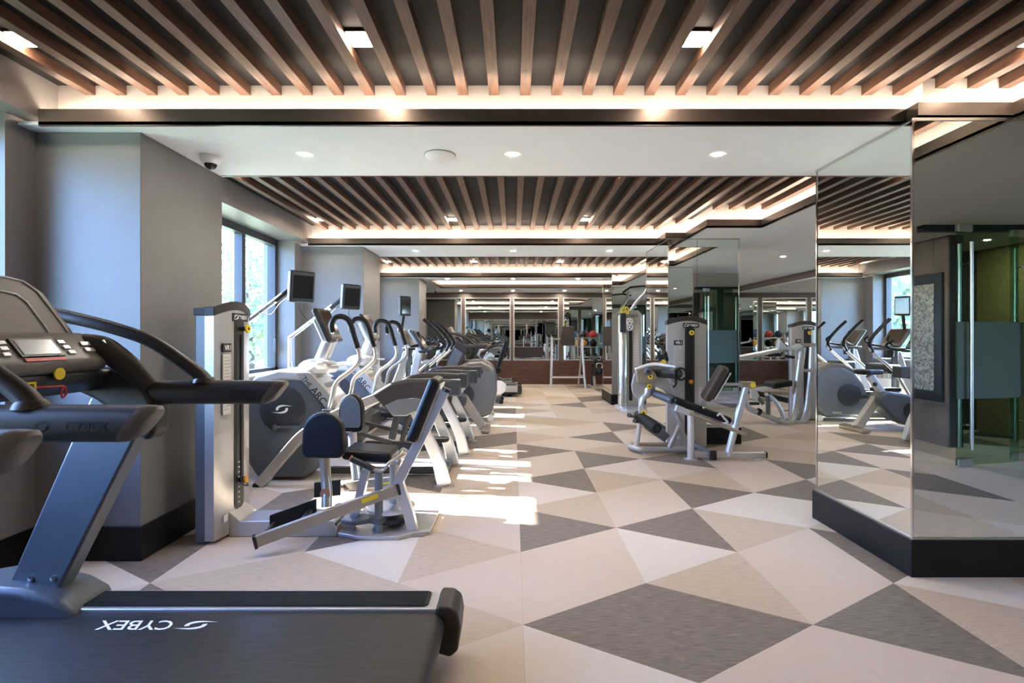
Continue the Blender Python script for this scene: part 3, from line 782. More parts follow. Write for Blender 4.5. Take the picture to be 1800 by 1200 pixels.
# ================================================================ WEIGHT TOWER (shared by the strength machines)
def weight_tower(root, o, s, n, w=0.41, t=0.155, h=1.41, tall=False, knob_z=1.30, pin_z=0.40):
    """o: floor point at the middle of the front face; s: across; n: outward normal"""
    o, s, n, up = Vector(o), Vector(s), Vector(n), Vector((0, 0, 1))
    hw = w / 2
    def sect(k, d0, d1):
        pts = []
        for i in range(13):
            u = -1 + 2 * i / 12
            pts.append((u * hw * k, -0.030 * u * u + d1))
        return [(-hw * k, d0)] + pts + [(hw * k, d0)]
    def arch(u): return 0.045 * (1 - (u / hw) ** 2)
    def solid(sec, z0, zf):
        return [[o + s * a + n * b + up * z0 for a, b in sec], [o + s * a + n * b + up * zf(a) for a, b in sec]]
    front = sect(1.0, -0.085, 0.0)
    MB().loops(solid(front, 0.02, lambda a: h + arch(a))).build('shroud', 'silver', root, smooth=30)
    capr = sect(1.03, -0.09, 0.006)
    MB().loops([[o + s * a + n * b + up * (h + arch(a) - 0.035) for a, b in capr], [o + s * a + n * b + up * (h + arch(a) + 0.02) for a, b in capr]]).build('shroud_cap', 'umber_plastic', root, smooth=30, bevel=0.006)
    rear = [(-hw * 0.92, -t), (-hw * 0.92, -0.088), (hw * 0.92, -0.088), (hw * 0.92, -t)]
    MB().loops([[o + s * a + n * b + up * 0.0 for a, b in rear], [o + s * a + n * b + up * (h - 0.0) for a, b in rear]]).build('rear_frame', 'pewter', root, smooth=0, bevel=0.008)
    capb = [(-hw * 0.95, -t - 0.006), (-hw * 0.95, -0.092), (hw * 0.95, -0.092), (hw * 0.95, -t - 0.006)]
    MB().loops([[o + s * a + n * b + up * (h - 0.035) for a, b in capb], [o + s * a + n * b + up * (h + 0.012) for a, b in capb]]).build('rear_cap', 'umber_plastic', root, smooth=0, bevel=0.006)
    sx = 0.02                                    # slot a little off centre
    d = -0.030 * (sx / hw) ** 2
    st = rrect(sx, 0.76, 0.108, 1.24, 0.053, 6)
    MB().loops([[o + s * a + n * (d - 0.002) + up * z for a, z in st], [o + s * a + n * (d + 0.004) + up * z for a, z in st]]).build('slot_rim', 'umber_plastic', root, smooth=0)
    st = rrect(sx, 0.76, 0.080, 1.21, 0.039, 6)
    MB().loops([[o + s * a + n * d + up * z for a, z in st], [o + s * a + n * (d + 0.006) + up * z for a, z in st]]).build('slot', 'black_plastic', root, smooth=0)
    for i in range(9):
        MB().obox(o + s * (sx - 0.012) + n * (d + 0.007) + up * (0.19 + 0.032 * i), s * 0.008, n * 0.0015, up * 0.004).build('plate_mark', 'print_white', root, smooth=0)
    MB().obox(o + s * (sx + 0.014) + n * (d + 0.008) + up * 0.80, s * 0.006, n * 0.003, up * 0.46).build('cable', 'rubber', root)
    k = MB().cyl(o + s * (sx + 0.004) + n * (d + 0.005) + up * knob_z, o + s * (sx + 0.004) + n * (d + 0.05) + up * knob_z, 0.016, 12).build('guide_knob', 'black_plastic', root)
    MB().cyl(o + s * (sx + 0.004) + n * (d + 0.05) + up * knob_z, o + s * (sx + 0.004) + n * (d + 0.062) + up * knob_z, 0.027, 16).build('knob_face', 'yellow', k)
    MB().cyl(o + s * (sx + 0.004) + n * (d + 0.062) + up * knob_z, o + s * (sx + 0.004) + n * (d + 0.064) + up * knob_z, 0.010, 12).build('knob_mark', 'print_black', k)
    k = MB().cyl(o + s * sx + n * (d + 0.005) + up * pin_z, o + s * sx + n * (d + 0.04) + up * pin_z, 0.020, 12).build('weight_pin', 'black_plastic', root)
    MB().cyl(o + s * sx + n * (d + 0.04) + up * pin_z, o + s * sx + n * (d + 0.052) + up * pin_z, 0.022, 16).build('pin_face', 'orange', k)
    MB().tube([o + s * (sx - 0.02) + n * (d + 0.02) + up * (pin_z + 0.02), o + s * (sx - 0.03) + n * (d + 0.04) + up * (pin_z - 0.02), o + s * (sx + 0.005) + n * (d + 0.055) + up * (pin_z - 0.04), o + s * (sx + 0.02) + n * (d + 0.03) + up * (pin_z - 0.01)], 0.005, 6, 4).build('pin_cord', 'black_plastic', root)
    # plates and print
    pl = MB().obox(o + s * 0.035 + n * 0.001 + up * 1.372, s * 0.088, n * 0.003, up * 0.026).build('name_plate', 'print_black', root, smooth=0)
    lettering('CYBEX', 0.027, o + s * 0.057 + n * 0.0045 + up * 1.372, s, s * 0.2 + up, 'print_white', pl, 'plate_lettering', weight=0.03)
    emblem(0.036, o + s * -0.020 + n * 0.0045 + up * 1.372, s, up, 'print_white', pl, 'plate_emblem')
    dd = -0.030 * (0.105 / hw) ** 2
    vr = MB().obox(o + s * -0.105 + n * (dd + 0.001) + up * 1.18, s * 0.048, n * 0.004, up * 0.027).build('model_plate', 'print_black', root, smooth=0)
    lettering('VR1', 0.032, o + s * -0.105 + n * (dd + 0.0055) + up * 1.18, s, up, 'print_white', vr, 'plate_lettering', weight=0.03)
    stk = MB().obox(o + s * -0.105 + n * (dd + 0.001) + up * 0.955, s * 0.048, n * 0.0035, up * 0.185).build('instruction_sticker', 'paper', root, smooth=0)
    ln = MB()
    for i in range(17):
        wd = 0.040 if i % 4 else 0.024
        ln.obox(o + s * (-0.105 - (0.040 - wd)) + n * (dd + 0.005) + up * (1.12 - 0.02 * i), s * wd, n * 0.0004, up * 0.0035)
    ln.build('sticker_lines', 'print_grey', stk, smooth=0)
    d2 = -0.030 * (0.14 / hw) ** 2
    MB().obox(o + s * 0.14 + n * (d2 + 0.001) + up * 0.60, s * 0.018, n * 0.002, up * 0.09).build('weight_chart', 'paper', root, smooth=0)
    MB().obox(o + s * -0.12 + n * (d2 + 0.006) + up * 0.13, s * 0.02, n * 0.004, up * 0.02).build('safety_sticker', 'white_plastic', root, smooth=0)

def pad(c, ax, ay, az, m, parent, name, bevel=0.025):
    return MB().obox(c, ax, ay, az).build(name, m, parent, bevel=bevel, seg=4)

# ================================================================ HIP ABDUCTION MACHINE (left, by the first pier)
ab = thing('hip_abduction_machine', 'silver weight machine with low seat and tall tower beside the first grey pier', 'weight machine', (-1.2, 3.35, 0))
weight_tower(ab, (-1.765, 3.275, 0), (0, 1, 0), (1, 0, 0), pin_z=0.33)
MB().xz([(-1.775, 0), (-1.10, 0), (-1.10, 0.055), (-1.12, 0.10), (-1.70, 0.10), (-1.775, 0.16)], 3.19, 3.40).build('base_duct', 'silver', ab, bevel=0.008)
MB().box(-1.125, -1.105, 3.195, 3.395, 0.01, 0.085).build('duct_end', 'black_plastic', ab)
MB().xy([(-1.10, 3.20), (-0.95, 3.14), (-0.70, 3.14), (-0.62, 3.20), (-0.52, 3.22), (-0.52, 3.62), (-1.10, 3.62)], 0.0, 0.025).build('base_plate', 'silver', ab, bevel=0.006)
MB().cyl((-0.845, 3.22, 0.02), (-0.845, 3.22, 0.42), 0.026, 14).build('seat_post', 'pewter', ab)
MB().cyl((-0.79, 3.42, 0.02), (-0.79, 3.42, 0.44), 0.036, 16).build('seat_post', 'silver', ab)
for z, r_, h in ((0.055, 0.125, 0.03), (0.125, 0.155, 0.016), (0.205, 0.088, 0.04)):
    MB().lathe([(r_ * 0.92, -0.004), (r_, 0.0), (r_, h), (r_ * 0.92, h + 0.004)], (-0.80, 3.36, z), 'z', 28).build('cam_wheel', 'silver_light' if z > 0.1 else 'graphite', ab)
MB().xy([(-1.08, 3.20), (-0.98, 3.17), (-0.90, 3.21), (-0.83, 3.17), (-0.80, 3.25), (-0.95, 3.32), (-1.08, 3.30)], 0.075, 0.105).build('cable_guard', 'slate_plastic', ab, bevel=0.008)
MB().bar([(-0.63, 3.25, 0.0), (-0.665, 3.25, 0.14), (-0.722, 3.25, 0.31), (-0.705, 3.25, 0.375), (-0.595, 3.25, 0.585), (-0.435, 3.25, 0.905)], 0.05, 0.062, 3).build('back_frame', 'silver', ab, bevel=0.014, seg=3)
MB().xy([(-0.70, 3.19), (-0.56, 3.19), (-0.53, 3.24), (-0.53, 3.30), (-0.70, 3.30)], 0.0, 0.014).build('foot', 'tan_metal', ab, bevel=0.004)
MB().cyl((-0.428, 3.25, 0.90), (-0.418, 3.25, 0.92), 0.030, 14).build('frame_cap', 'black_plastic', ab)
MB().bar([(-1.09, 3.28, 0.03), (-1.05, 3.28, 0.035), (-1.02, 3.28, 0.08), (-0.94, 3.28, 0.40)], 0.05, 0.05, 4).build('front_strut', 'silver', ab, bevel=0.012, seg=3)
MB().cyl((-0.72, 3.25, 0.46), (-0.96, 3.30, 0.455), 0.026, 12).build('seat_bracket', 'tan_metal', ab)
pad((-0.925, 3.34, 0.495), (0.155, 0, -0.012), (0, 0.135, 0), (0.002, 0, 0.034), 'black_vinyl', ab, 'seat', 0.028)
MB().obox((-0.90, 3.34, 0.457), (0.13, 0, -0.01), (0, 0.11, 0), (0, 0, 0.008)).build('seat_pan', 'silver_light', ab, bevel=0.004)
bd = Vector((0.37, 0, 0.93)).normalized(); bn = Vector((-0.93, 0, 0.37))
pad(Vector((-0.568, 3.33, 0.785)), bd * 0.215, (0, 0.135, 0), bn * 0.034, 'black_vinyl', ab, 'backrest', 0.028)
MB().obox(Vector((-0.568, 3.33, 0.785)) - bn * 0.040, bd * 0.19, (0, 0.11, 0), bn * 0.006).build('backrest_shell', 'silver_light', ab, bevel=0.004)
for sg, yy in ((-1, 3.165), (1, 3.52)):
    h = MB().tube([(-0.70, 3.34 + sg * 0.05, 0.49), (-0.76, yy, 0.475), (-0.80, yy, 0.425), (-0.85, yy, 0.425), (-1.005, yy, 0.495)], 0.010, 10, 4).build('side_handle', 'tan_metal', ab)
    MB().cyl((-0.862, yy, 0.430), (-1.000, yy, 0.493), 0.020, 12).build('grip', 'black_plastic', h)
    MB().cyl((-1.000, yy, 0.493), (-1.008, yy, 0.497), 0.021, 12).build('grip_end', 'copper', h)
def arm(sg, e0, e1, px, py):
    """swinging thigh arm: beam, foot bar, post and D-shaped pad"""
    e0, e1 = Vector(e0), Vector(e1)
    b_ = MB().bar([e0, e1], 0.048, 0.066).build('thigh_arm', 'tan_metal', ab, bevel=0.008)
    dr = (e1 - e0).normalized(); sd = Vector((-dr.y, dr.x, 0)).normalized() * (-1 if sg < 0 else 1)
    MB().obox(e1 + dr * 0.006, dr * 0.008, sd * 0.026, dr.cross(sd) * 0.035).build('arm_cap', 'black_plastic', b_)
    MB().obox(e0 - dr * 0.006, dr * 0.008, sd * 0.026, dr.cross(sd) * 0.035).build('arm_cap', 'black_plastic', b_)
    w1 = MB().obox(e0 + (e1 - e0) * 0.2 + Vector((0, -0.026, 0.004)), dr * 0.05, sd * 0.001, dr.cross(sd) * 0.018).build('warning_sticker', 'yellow', b_, smooth=0)
    back = Vector((0, 0.17 * -sg, 0.0)) if sg < 0 else Vector((0, -0.17, 0))
    for k in (0.97, 0.72):
        q = e0 + (e1 - e0) * k
        MB().cyl(q, q + back + Vector((0, 0, 0.03)), 0.017, 10).build('foot_bar', 'black_plastic', b_)
    q = e0 + (e1 - e0) * 0.84 + back + Vector((0, 0, 0.035))
    MB().obox(q, dr * 0.135, Vector((0, 0.010, 0)), Vector((0, 0, 0.055))).build('foot_plate', 'rubber', b_, bevel=0.006)
    return b_
na = arm(-1, (-0.735, 3.24, 0.285), (-1.455, 2.90, 0.090), 0, 0)
fa = arm(1, (-0.735, 3.46, 0.285), (-1.42, 3.84, 0.115), 0, 0)
dshape = [(0.124 * math.cos(R(a)), 0.02 + 0.124 * math.sin(R(a))) for a in range(0, 181, 12)] + [(-0.128, -0.10), (-0.108, -0.135), (0.108, -0.135), (0.128, -0.10)]
def thigh_pad(x, y, z, post, sc, plate):
    MB().xz([(x + a * sc, z + c) for a, c in dshape], y - 0.035, y + 0.035).build('thigh_pad', 'black_vinyl', ab, bevel=0.018, seg=3)
    if plate:
        MB().xz([(x + a * 0.82 * sc, z + 0.012 + c * 0.80) for a, c in dshape], y - 0.045, y - 0.034).build('pad_plate', 'pewter', ab, bevel=0.004)
    p_ = MB().tube(post, 0.031, 14, 4).build('pad_post', 'tan_metal' if not plate else 'silver', ab)
thigh_pad(-1.155, 3.13, 0.645, [(-1.155, 3.14, 0.52), (-1.150, 3.14, 0.40), (-1.135, 3.12, 0.31), (-1.125, 3.09, 0.22)], 1.0, False)
MB().lathe([(0.032, -0.034), (0.032, -0.030)], (-1.133, 3.12, 0.30), 'y', 18).build('pivot_cap', 'copper', ab)
thigh_pad(-1.165, 3.70, 0.695, [(-1.165, 3.71, 0.56), (-1.160, 3.71, 0.44), (-1.145, 3.70, 0.33), (-1.125, 3.68, 0.22)], 0.70, True)
# ================================================================ ARC TRAINERS
def make_arc(label):
    t = thing('arc_trainer', label, 'cross trainer', (-1.35, 4.6, 0), 'arc trainers in the cardio row')
    yn = 4.27
    # flywheel housing
    hs = [(-2.36, 0.50), (-2.34, 0.74), (-2.22, 0.885), (-2.02, 0.945), (-1.80, 0.925), (-1.63, 0.83), (-1.545, 0.67), (-1.57, 0.50), (-1.68, 0.34), (-1.74, 0.10), (-1.80, 0.02), (-2.22, 0.02), (-2.33, 0.20)]
    MB().xz(hs, 4.42, 4.80).build('flywheel_housing', 'slate_plastic', t, bevel=0.05, seg=4)
    tp = [(-2.37, 0.60), (-2.35, 0.755), (-2.225, 0.905), (-2.02, 0.965), (-1.79, 0.943), (-1.66, 0.87), (-1.80, 0.865), (-2.0, 0.87), (-2.18, 0.82), (-2.29, 0.70)]
    MB().xz(tp, 4.405, 4.815).build('top_shell', 'silver_light', t, bevel=0.03, seg=3)
    dk = MB().lathe([(0.195, 0.0), (0.195, -0.016), (0.17, -0.026), (0.02, -0.026)], (-1.985, 4.425, 0.62), 'y', 40).build('side_disc', 'graphite', t)
    emblem(0.085, (-1.985, 4.396, 0.625), (1, 0, 0), (0, 0, 1), 'print_white', dk)
    ck = MB().cyl((-2.03, 4.42, 0.475), (-2.03, 4.36, 0.475), 0.026, 16).build('crank_hub', 'chrome', t)
    MB().bar([(-2.03, 4.375, 0.475), (-1.62, 4.375, 0.487)], 0.012, 0.02).build('crank_link', 'chrome', t)
    # main frame: one arch on each side, front foot to rear foot
    for ys in (yn, 4.95):
        MB().bar([(-2.115, ys, 0.015), (-2.02, ys, 0.125), (-1.91, ys, 0.255), (-1.75, ys, 0.43), (-1.53, ys, 0.57), (-1.29, ys, 0.675), (-1.05, ys, 0.765), (-0.80, ys, 0.80)], 0.075, 0.085, 4).build('frame_arch', 'silver', t, bevel=0.012, seg=3)
        MB().box(-2.16, -2.08, ys - 0.035, ys + 0.035, 0.0, 0.03).build('foot', 'rubber', t, bevel=0.008)
        MB().bar([(-0.83, ys, 0.66), (-0.775, ys, 0.53), (-0.70, ys, 0.385), (-0.625, ys, 0.21), (-0.575, ys, 0.01)], 0.07, [0.075, 0.085, 0.09, 0.10, 0.115], 4).build('rear_leg', 'silver_light', t, bevel=0.012, seg=3)
        MB().xy(rrect(-0.575, ys, 0.17, 0.085, 0.03, 4), 0.0, 0.012).build('foot_plate', 'silver', t, smooth=0)
        cv = [(-1.17, 0.775), (-1.02, 0.865), (-0.88, 0.895), (-0.70, 0.900), (-0.455, 0.885), (-0.445, 0.765), (-0.62, 0.745), (-0.78, 0.64), (-0.88, 0.60), (-1.00, 0.60), (-1.09, 0.69)]
        c_ = MB().xz(cv, ys - 0.065, ys + 0.065).build('side_cover', 'umber_plastic', t, bevel=0.03, seg=3)
        MB().xz([(-1.06, 0.685), (-0.95, 0.735), (-0.80, 0.75), (-0.68, 0.72), (-0.79, 0.632), (-0.88, 0.595), (-0.99, 0.595)], ys - 0.070, ys + 0.070).build('cover_panel', 'pewter', c_, bevel=0.012)
        MB().box(-0.53, -0.44, ys - 0.068, ys + 0.068, 0.758, 0.892).build('cover_end', 'graphite', c_, bevel=0.012)
    # pedals on linkages
    for ys, dx in ((4.43, 0.0), (4.78, 0.13)):
        MB().bar([(-0.98 + dx, ys, 0.66), (-1.05 + dx, ys, 0.36)], 0.04, 0.06).build('pedal_link', 'graphite', t, bevel=0.01)
        MB().bar([(-0.90 + dx, ys, 0.62), (-0.96 + dx, ys, 0.34)], 0.03, 0.045).build('pedal_link', 'black_plastic', t, bevel=0.01)
        p_ = MB().xy(rrect(-0.93 + dx, ys + 0.01, 0.40, 0.16, 0.06, 4), 0.27, 0.30).build('pedal', 'rubber', t, bevel=0.008)
        MB().bar([(-1.62, ys, 0.50), (-1.05 + dx, ys, 0.33)], 0.03, 0.03).build('pedal_rod', 'graphite', t)
    MB().box(-1.72, -0.60, 4.575, 4.645, 0.02, 0.075).build('floor_beam', 'graphite', t, bevel=0.01)
    MB().box(-0.66, -0.58, 4.27, 4.95, 0.02, 0.07).build('rear_cross_beam', 'graphite', t, bevel=0.01)
    # raked neck carrying the name, bowl, post and console
    nk = MB().xz([(-1.885, 0.945), (-1.745, 0.945), (-1.49, 0.665), (-1.565, 0.575)], 4.40, 4.72).build('neck', 'silver', t, bevel=0.012)
    rt = Vector((0.62, 0, -0.785)).normalized(); upv = Vector((0.785, 0, 0.62)).normalized()
    lettering('THE', 0.038, (-1.772, 4.3995, 0.862), rt, upv, 'print_black', nk, 'neck_lettering', weight=0.008)
    lettering('ARC', 0.062, (-1.672, 4.3995, 0.742), rt, upv, 'print_black', nk, 'neck_lettering', weight=0.008)
    MB().obox((-1.60, 4.417, 0.552), (0.02, 0, 0), (0, 0.003, 0), (0, 0, 0.012)).build('warning_sticker', 'yellow', t, smooth=0)
    MB().lathe([(0.15, 0.93), (0.175, 0.965), (0.165, 1.00), (0.13, 1.03), (0.085, 1.045)], (-1.74, 4.58, 0), 'z', 28).build('bowl', 'silver_light', t)
    MB().loops([[(x, y, 0.985) for x, y in rrect(-1.66, 4.58, 0.30, 0.22, 0.07, 4)], [(x, y, 0.998) for x, y in rrect(-1.66, 4.58, 0.32, 0.24, 0.08, 4)]]).build('tray', 'silver', t)
    MB().cyl((-1.735, 4.6, 1.0), (-1.63, 4.6, 1.25), 0.062, 22).build('post', 'silver_light', t)
    cd = Vector((-0.42, 0, 0.907)); cn = Vector((0.907, 0, 0.42))
    cc = Vector((-1.665, 4.60, 1.345))
    cs = MB().obox(cc, cd * 0.165, (0, 0.165, 0), cn * 0.028).build('console', 'graphite', t, bevel=0.026, seg=3)
    MB().obox(cc + cn * 0.0285 + cd * 0.035, cd * 0.105, (0, 0.130, 0), cn * 0.002).build('display', 'screen_brown_reflection', cs)
    MB().obox(cc + cn * 0.0285 - cd * 0.112, cd * 0.032, (0, 0.125, 0), cn * 0.002).build('keypad', 'taupe_plastic', cs)
    for i in range(4):
        MB().obox(cc + cn * 0.031 - cd * 0.112 + Vector((0, -0.09 + 0.06 * i, 0)), cd * 0.012, (0, 0.014, 0), cn * 0.002).build('button', 'silver_light', cs, bevel=0.001)
    MB().obox(cc - cn * 0.05 - cd * 0.02, cd * 0.11, (0, 0.11, 0), cn * 0.025).build('console_shell', 'silver_light', cs, bevel=0.02)
    # hooked handlebars
    hp = [(585, 584), (583, 570), (589, 559), (599, 556), (611, 561), (618, 574), (622, 589), (629, 612), (632, 623), (630, 637), (616, 652), (597, 666), (588, 679), (585, 694), (578, 722)]
    hx = [P(a, b_, 4.35) for a, b_ in hp]
    for ys in (4.35, 4.86):
        pts = [(x, ys, z) for x, y, z in hx]
        hb = MB().tube(pts, 0.019, 12, 4).build('handlebar', 'silver', t)
        MB().tube(pts[:8], 0.0235, 12, 4).build('foam_grip', 'black_vinyl', hb)
        MB().ball(pts[0], 0.017, 10).build('grip_end', 'chrome', hb)
        MB().box(pts[-1][0] - 0.05, pts[-1][0] + 0.05, ys - 0.03, ys + 0.03, pts[-1][2] - 0.06, pts[-1][2] + 0.02).build('pivot_block', 'graphite', hb, bevel=0.012)
    return t
arc1 = make_arc('silver and slate arc trainer nearest the camera, lettering on its neck in full view')
arc2 = copy_tree(arc1, (-1.29, 5.73, 0), 'second arc trainer, directly behind the nearest one')

# screens on raked arms, one in front of each arc trainer
def make_tv(label):
    t = thing('television_stand', label, 'screen', (-2.5, 4.45, 0), 'screens on raked arms')
    MB().lathe([(0.16, 0.0), (0.16, 0.012), (0.03, 0.02)], (-2.50, 4.45, 0), 'z', 24).build('base', 'silver', t)
    MB().cyl((-2.50, 4.45, 0.01), (-2.50, 4.45, 1.25), 0.024, 14).build('post', 'silver', t)
    MB().tube([(-2.50, 4.45, 1.235), (-2.32, 4.45, 1.372), (-1.985, 4.45, 1.62)], 0.022, 14).build('arm', 'chrome', t)
    MB().tube([(-2.06, 4.45, 1.56), (-1.93, 4.45, 1.665)], 0.027, 12).build('arm_sleeve', 'black_plastic', t)
    q = R(-38); fx = Vector((math.cos(q), math.sin(q), 0)); sd = Vector((-fx.y, fx.x, 0)); up = Vector((0, 0, 1))
    fx2 = (fx + up * -0.10).normalized(); up2 = (up + fx * 0.10).normalized()
    c = Vector((-1.84, 4.45, 1.68))
    s_ = MB().obox(c, fx2 * 0.030, sd * 0.115, up2 * 0.138).build('screen_case', 'graphite', t, bevel=0.018, seg=3)
    MB().obox(c + fx2 * 0.0305, fx2 * 0.002, sd * 0.092, up2 * 0.098).build('screen', 'screen', s_)
    MB().obox(c + fx2 * 0.0305 - up2 * 0.115, fx2 * 0.003, sd * 0.09, up2 * 0.012).build('controls', 'black_plastic', s_)
    MB().obox(c - fx2 * 0.045, fx2 * 0.02, sd * 0.04, up2 * 0.04).build('bracket', 'black_plastic', t, bevel=0.008)
    MB().tube([(-2.20, 4.42, 1.45), (-2.08, 4.40, 1.44), (-2.02, 4.41, 1.52), (-1.93, 4.42, 1.60)], 0.004, 6, 5).build('cable', 'black_plastic', t)
    MB().tube([c - up2 * 0.13 - fx2 * 0.01, c - up2 * 0.2 - fx2 * 0.012, (-1.76, 4.47, 1.35)], 0.003, 6, 3).build('cable', 'black_plastic', t)
    return t
tv1 = make_tv('dark screen on long silver arm above the nearest arc trainer')
tv2 = copy_tree(tv1, (-2.43, 5.58, 0), 'dark screen on silver arm above the second arc trainer')
# ================================================================ UPRIGHT BIKE
ub = thing('upright_bike', 'upright exercise bike with black saddle behind the arc trainers', 'exercise bike', (-0.9, 6.8, 0))
BY = 6.8
MB().xz([(-0.60, 0.46), (-0.72, 0.53), (-0.95, 0.50), (-1.30, 0.40), (-1.52, 0.30), (-1.55, 0.14), (-1.42, 0.06), (-1.0, 0.08), (-0.80, 0.16), (-0.62, 0.36)], BY - 0.13, BY + 0.13).build('body', 'slate_plastic', ub, bevel=0.04, seg=3)
MB().bar([(-0.66, BY, 0.44), (-0.40, BY, 0.04)], 0.09, 0.11).build('rear_strut', 'silver', ub, bevel=0.015)
MB().obox((-0.36, BY, 0.03), (0.055, 0, -0.008), (0, 0.25, 0), (0, 0, 0.022)).build('rear_foot', 'tan_metal', ub, bevel=0.015)
MB().obox((-1.45, BY, 0.03), (0.05, 0, 0), (0, 0.26, 0), (0, 0, 0.025)).build('front_foot', 'silver', ub, bevel=0.015)
MB().bar([(-0.74, BY, 0.48), (-0.56, BY, 0.74)], 0.075, 0.085).build('saddle_post', 'silver_light', ub, bevel=0.012)
MB().lathe([(0.012, 0), (0.028, 0.01), (0.028, 0.03), (0.012, 0.035)], (-0.60, BY - 0.075, 0.62), 'y', 12).build('height_knob', 'black_plastic', ub)
sd = [(-0.40, 0.0), (-0.42, 0.11), (-0.50, 0.125), (-0.60, 0.07), (-0.72, 0.03), (-0.76, 0.0), (-0.72, -0.03), (-0.60, -0.07), (-0.50, -0.125), (-0.42, -0.11)]
MB().xy([(x, BY + y) for x, y in sd], 0.745, 0.81).build('saddle', 'black_vinyl', ub, bevel=0.024, seg=3)
for sg in (-1, 1):
    c_ = MB().bar([(-1.02, BY + sg * 0.15, 0.29), (-1.02 + 0.11 * sg, BY + sg * 0.15, 0.29 - 0.12 * sg)], 0.018, 0.03).build('crank', 'chrome', ub)
    MB().box(-1.08 + 0.11 * sg, -0.96 + 0.11 * sg, BY + sg * 0.21 - 0.05, BY + sg * 0.21 + 0.05, 0.275 - 0.12 * sg, 0.305 - 0.12 * sg).build('pedal', 'black_plastic', c_, bevel=0.006)
    MB().lathe([(0.10, -0.01), (0.10, 0.01)], (-1.02, BY + sg * 0.132, 0.29), 'y', 24).build('crank_cover', 'graphite', ub)
MB().bar([(-1.40, BY, 0.34), (-1.30, BY, 0.80), (-1.24, BY, 1.10)], 0.08, 0.10).build('mast', 'silver_light', ub, bevel=0.015)
cd = Vector((-0.5, 0, 0.866)); cn = Vector((0.866, 0, 0.5))
cs = MB().obox(Vector((-1.24, BY, 1.20)), cd * 0.14, (0, 0.16, 0), cn * 0.026).build('console', 'graphite', ub, bevel=0.02)
MB().obox(Vector((-1.24, BY, 1.20)) + cn * 0.027 + cd * 0.02, cd * 0.09, (0, 0.12, 0), cn * 0.002).build('display', 'screen', cs)
for sg in (-1, 1):
    MB().tube([(-1.25, BY, 1.05), (-1.18, BY + sg * 0.16, 1.05), (-1.02, BY + sg * 0.24, 1.08), (-0.95, BY + sg * 0.22, 1.14), (-1.02, BY + sg * 0.18, 1.20)], 0.017, 10, 4).build('handlebar', 'black_vinyl', ub)

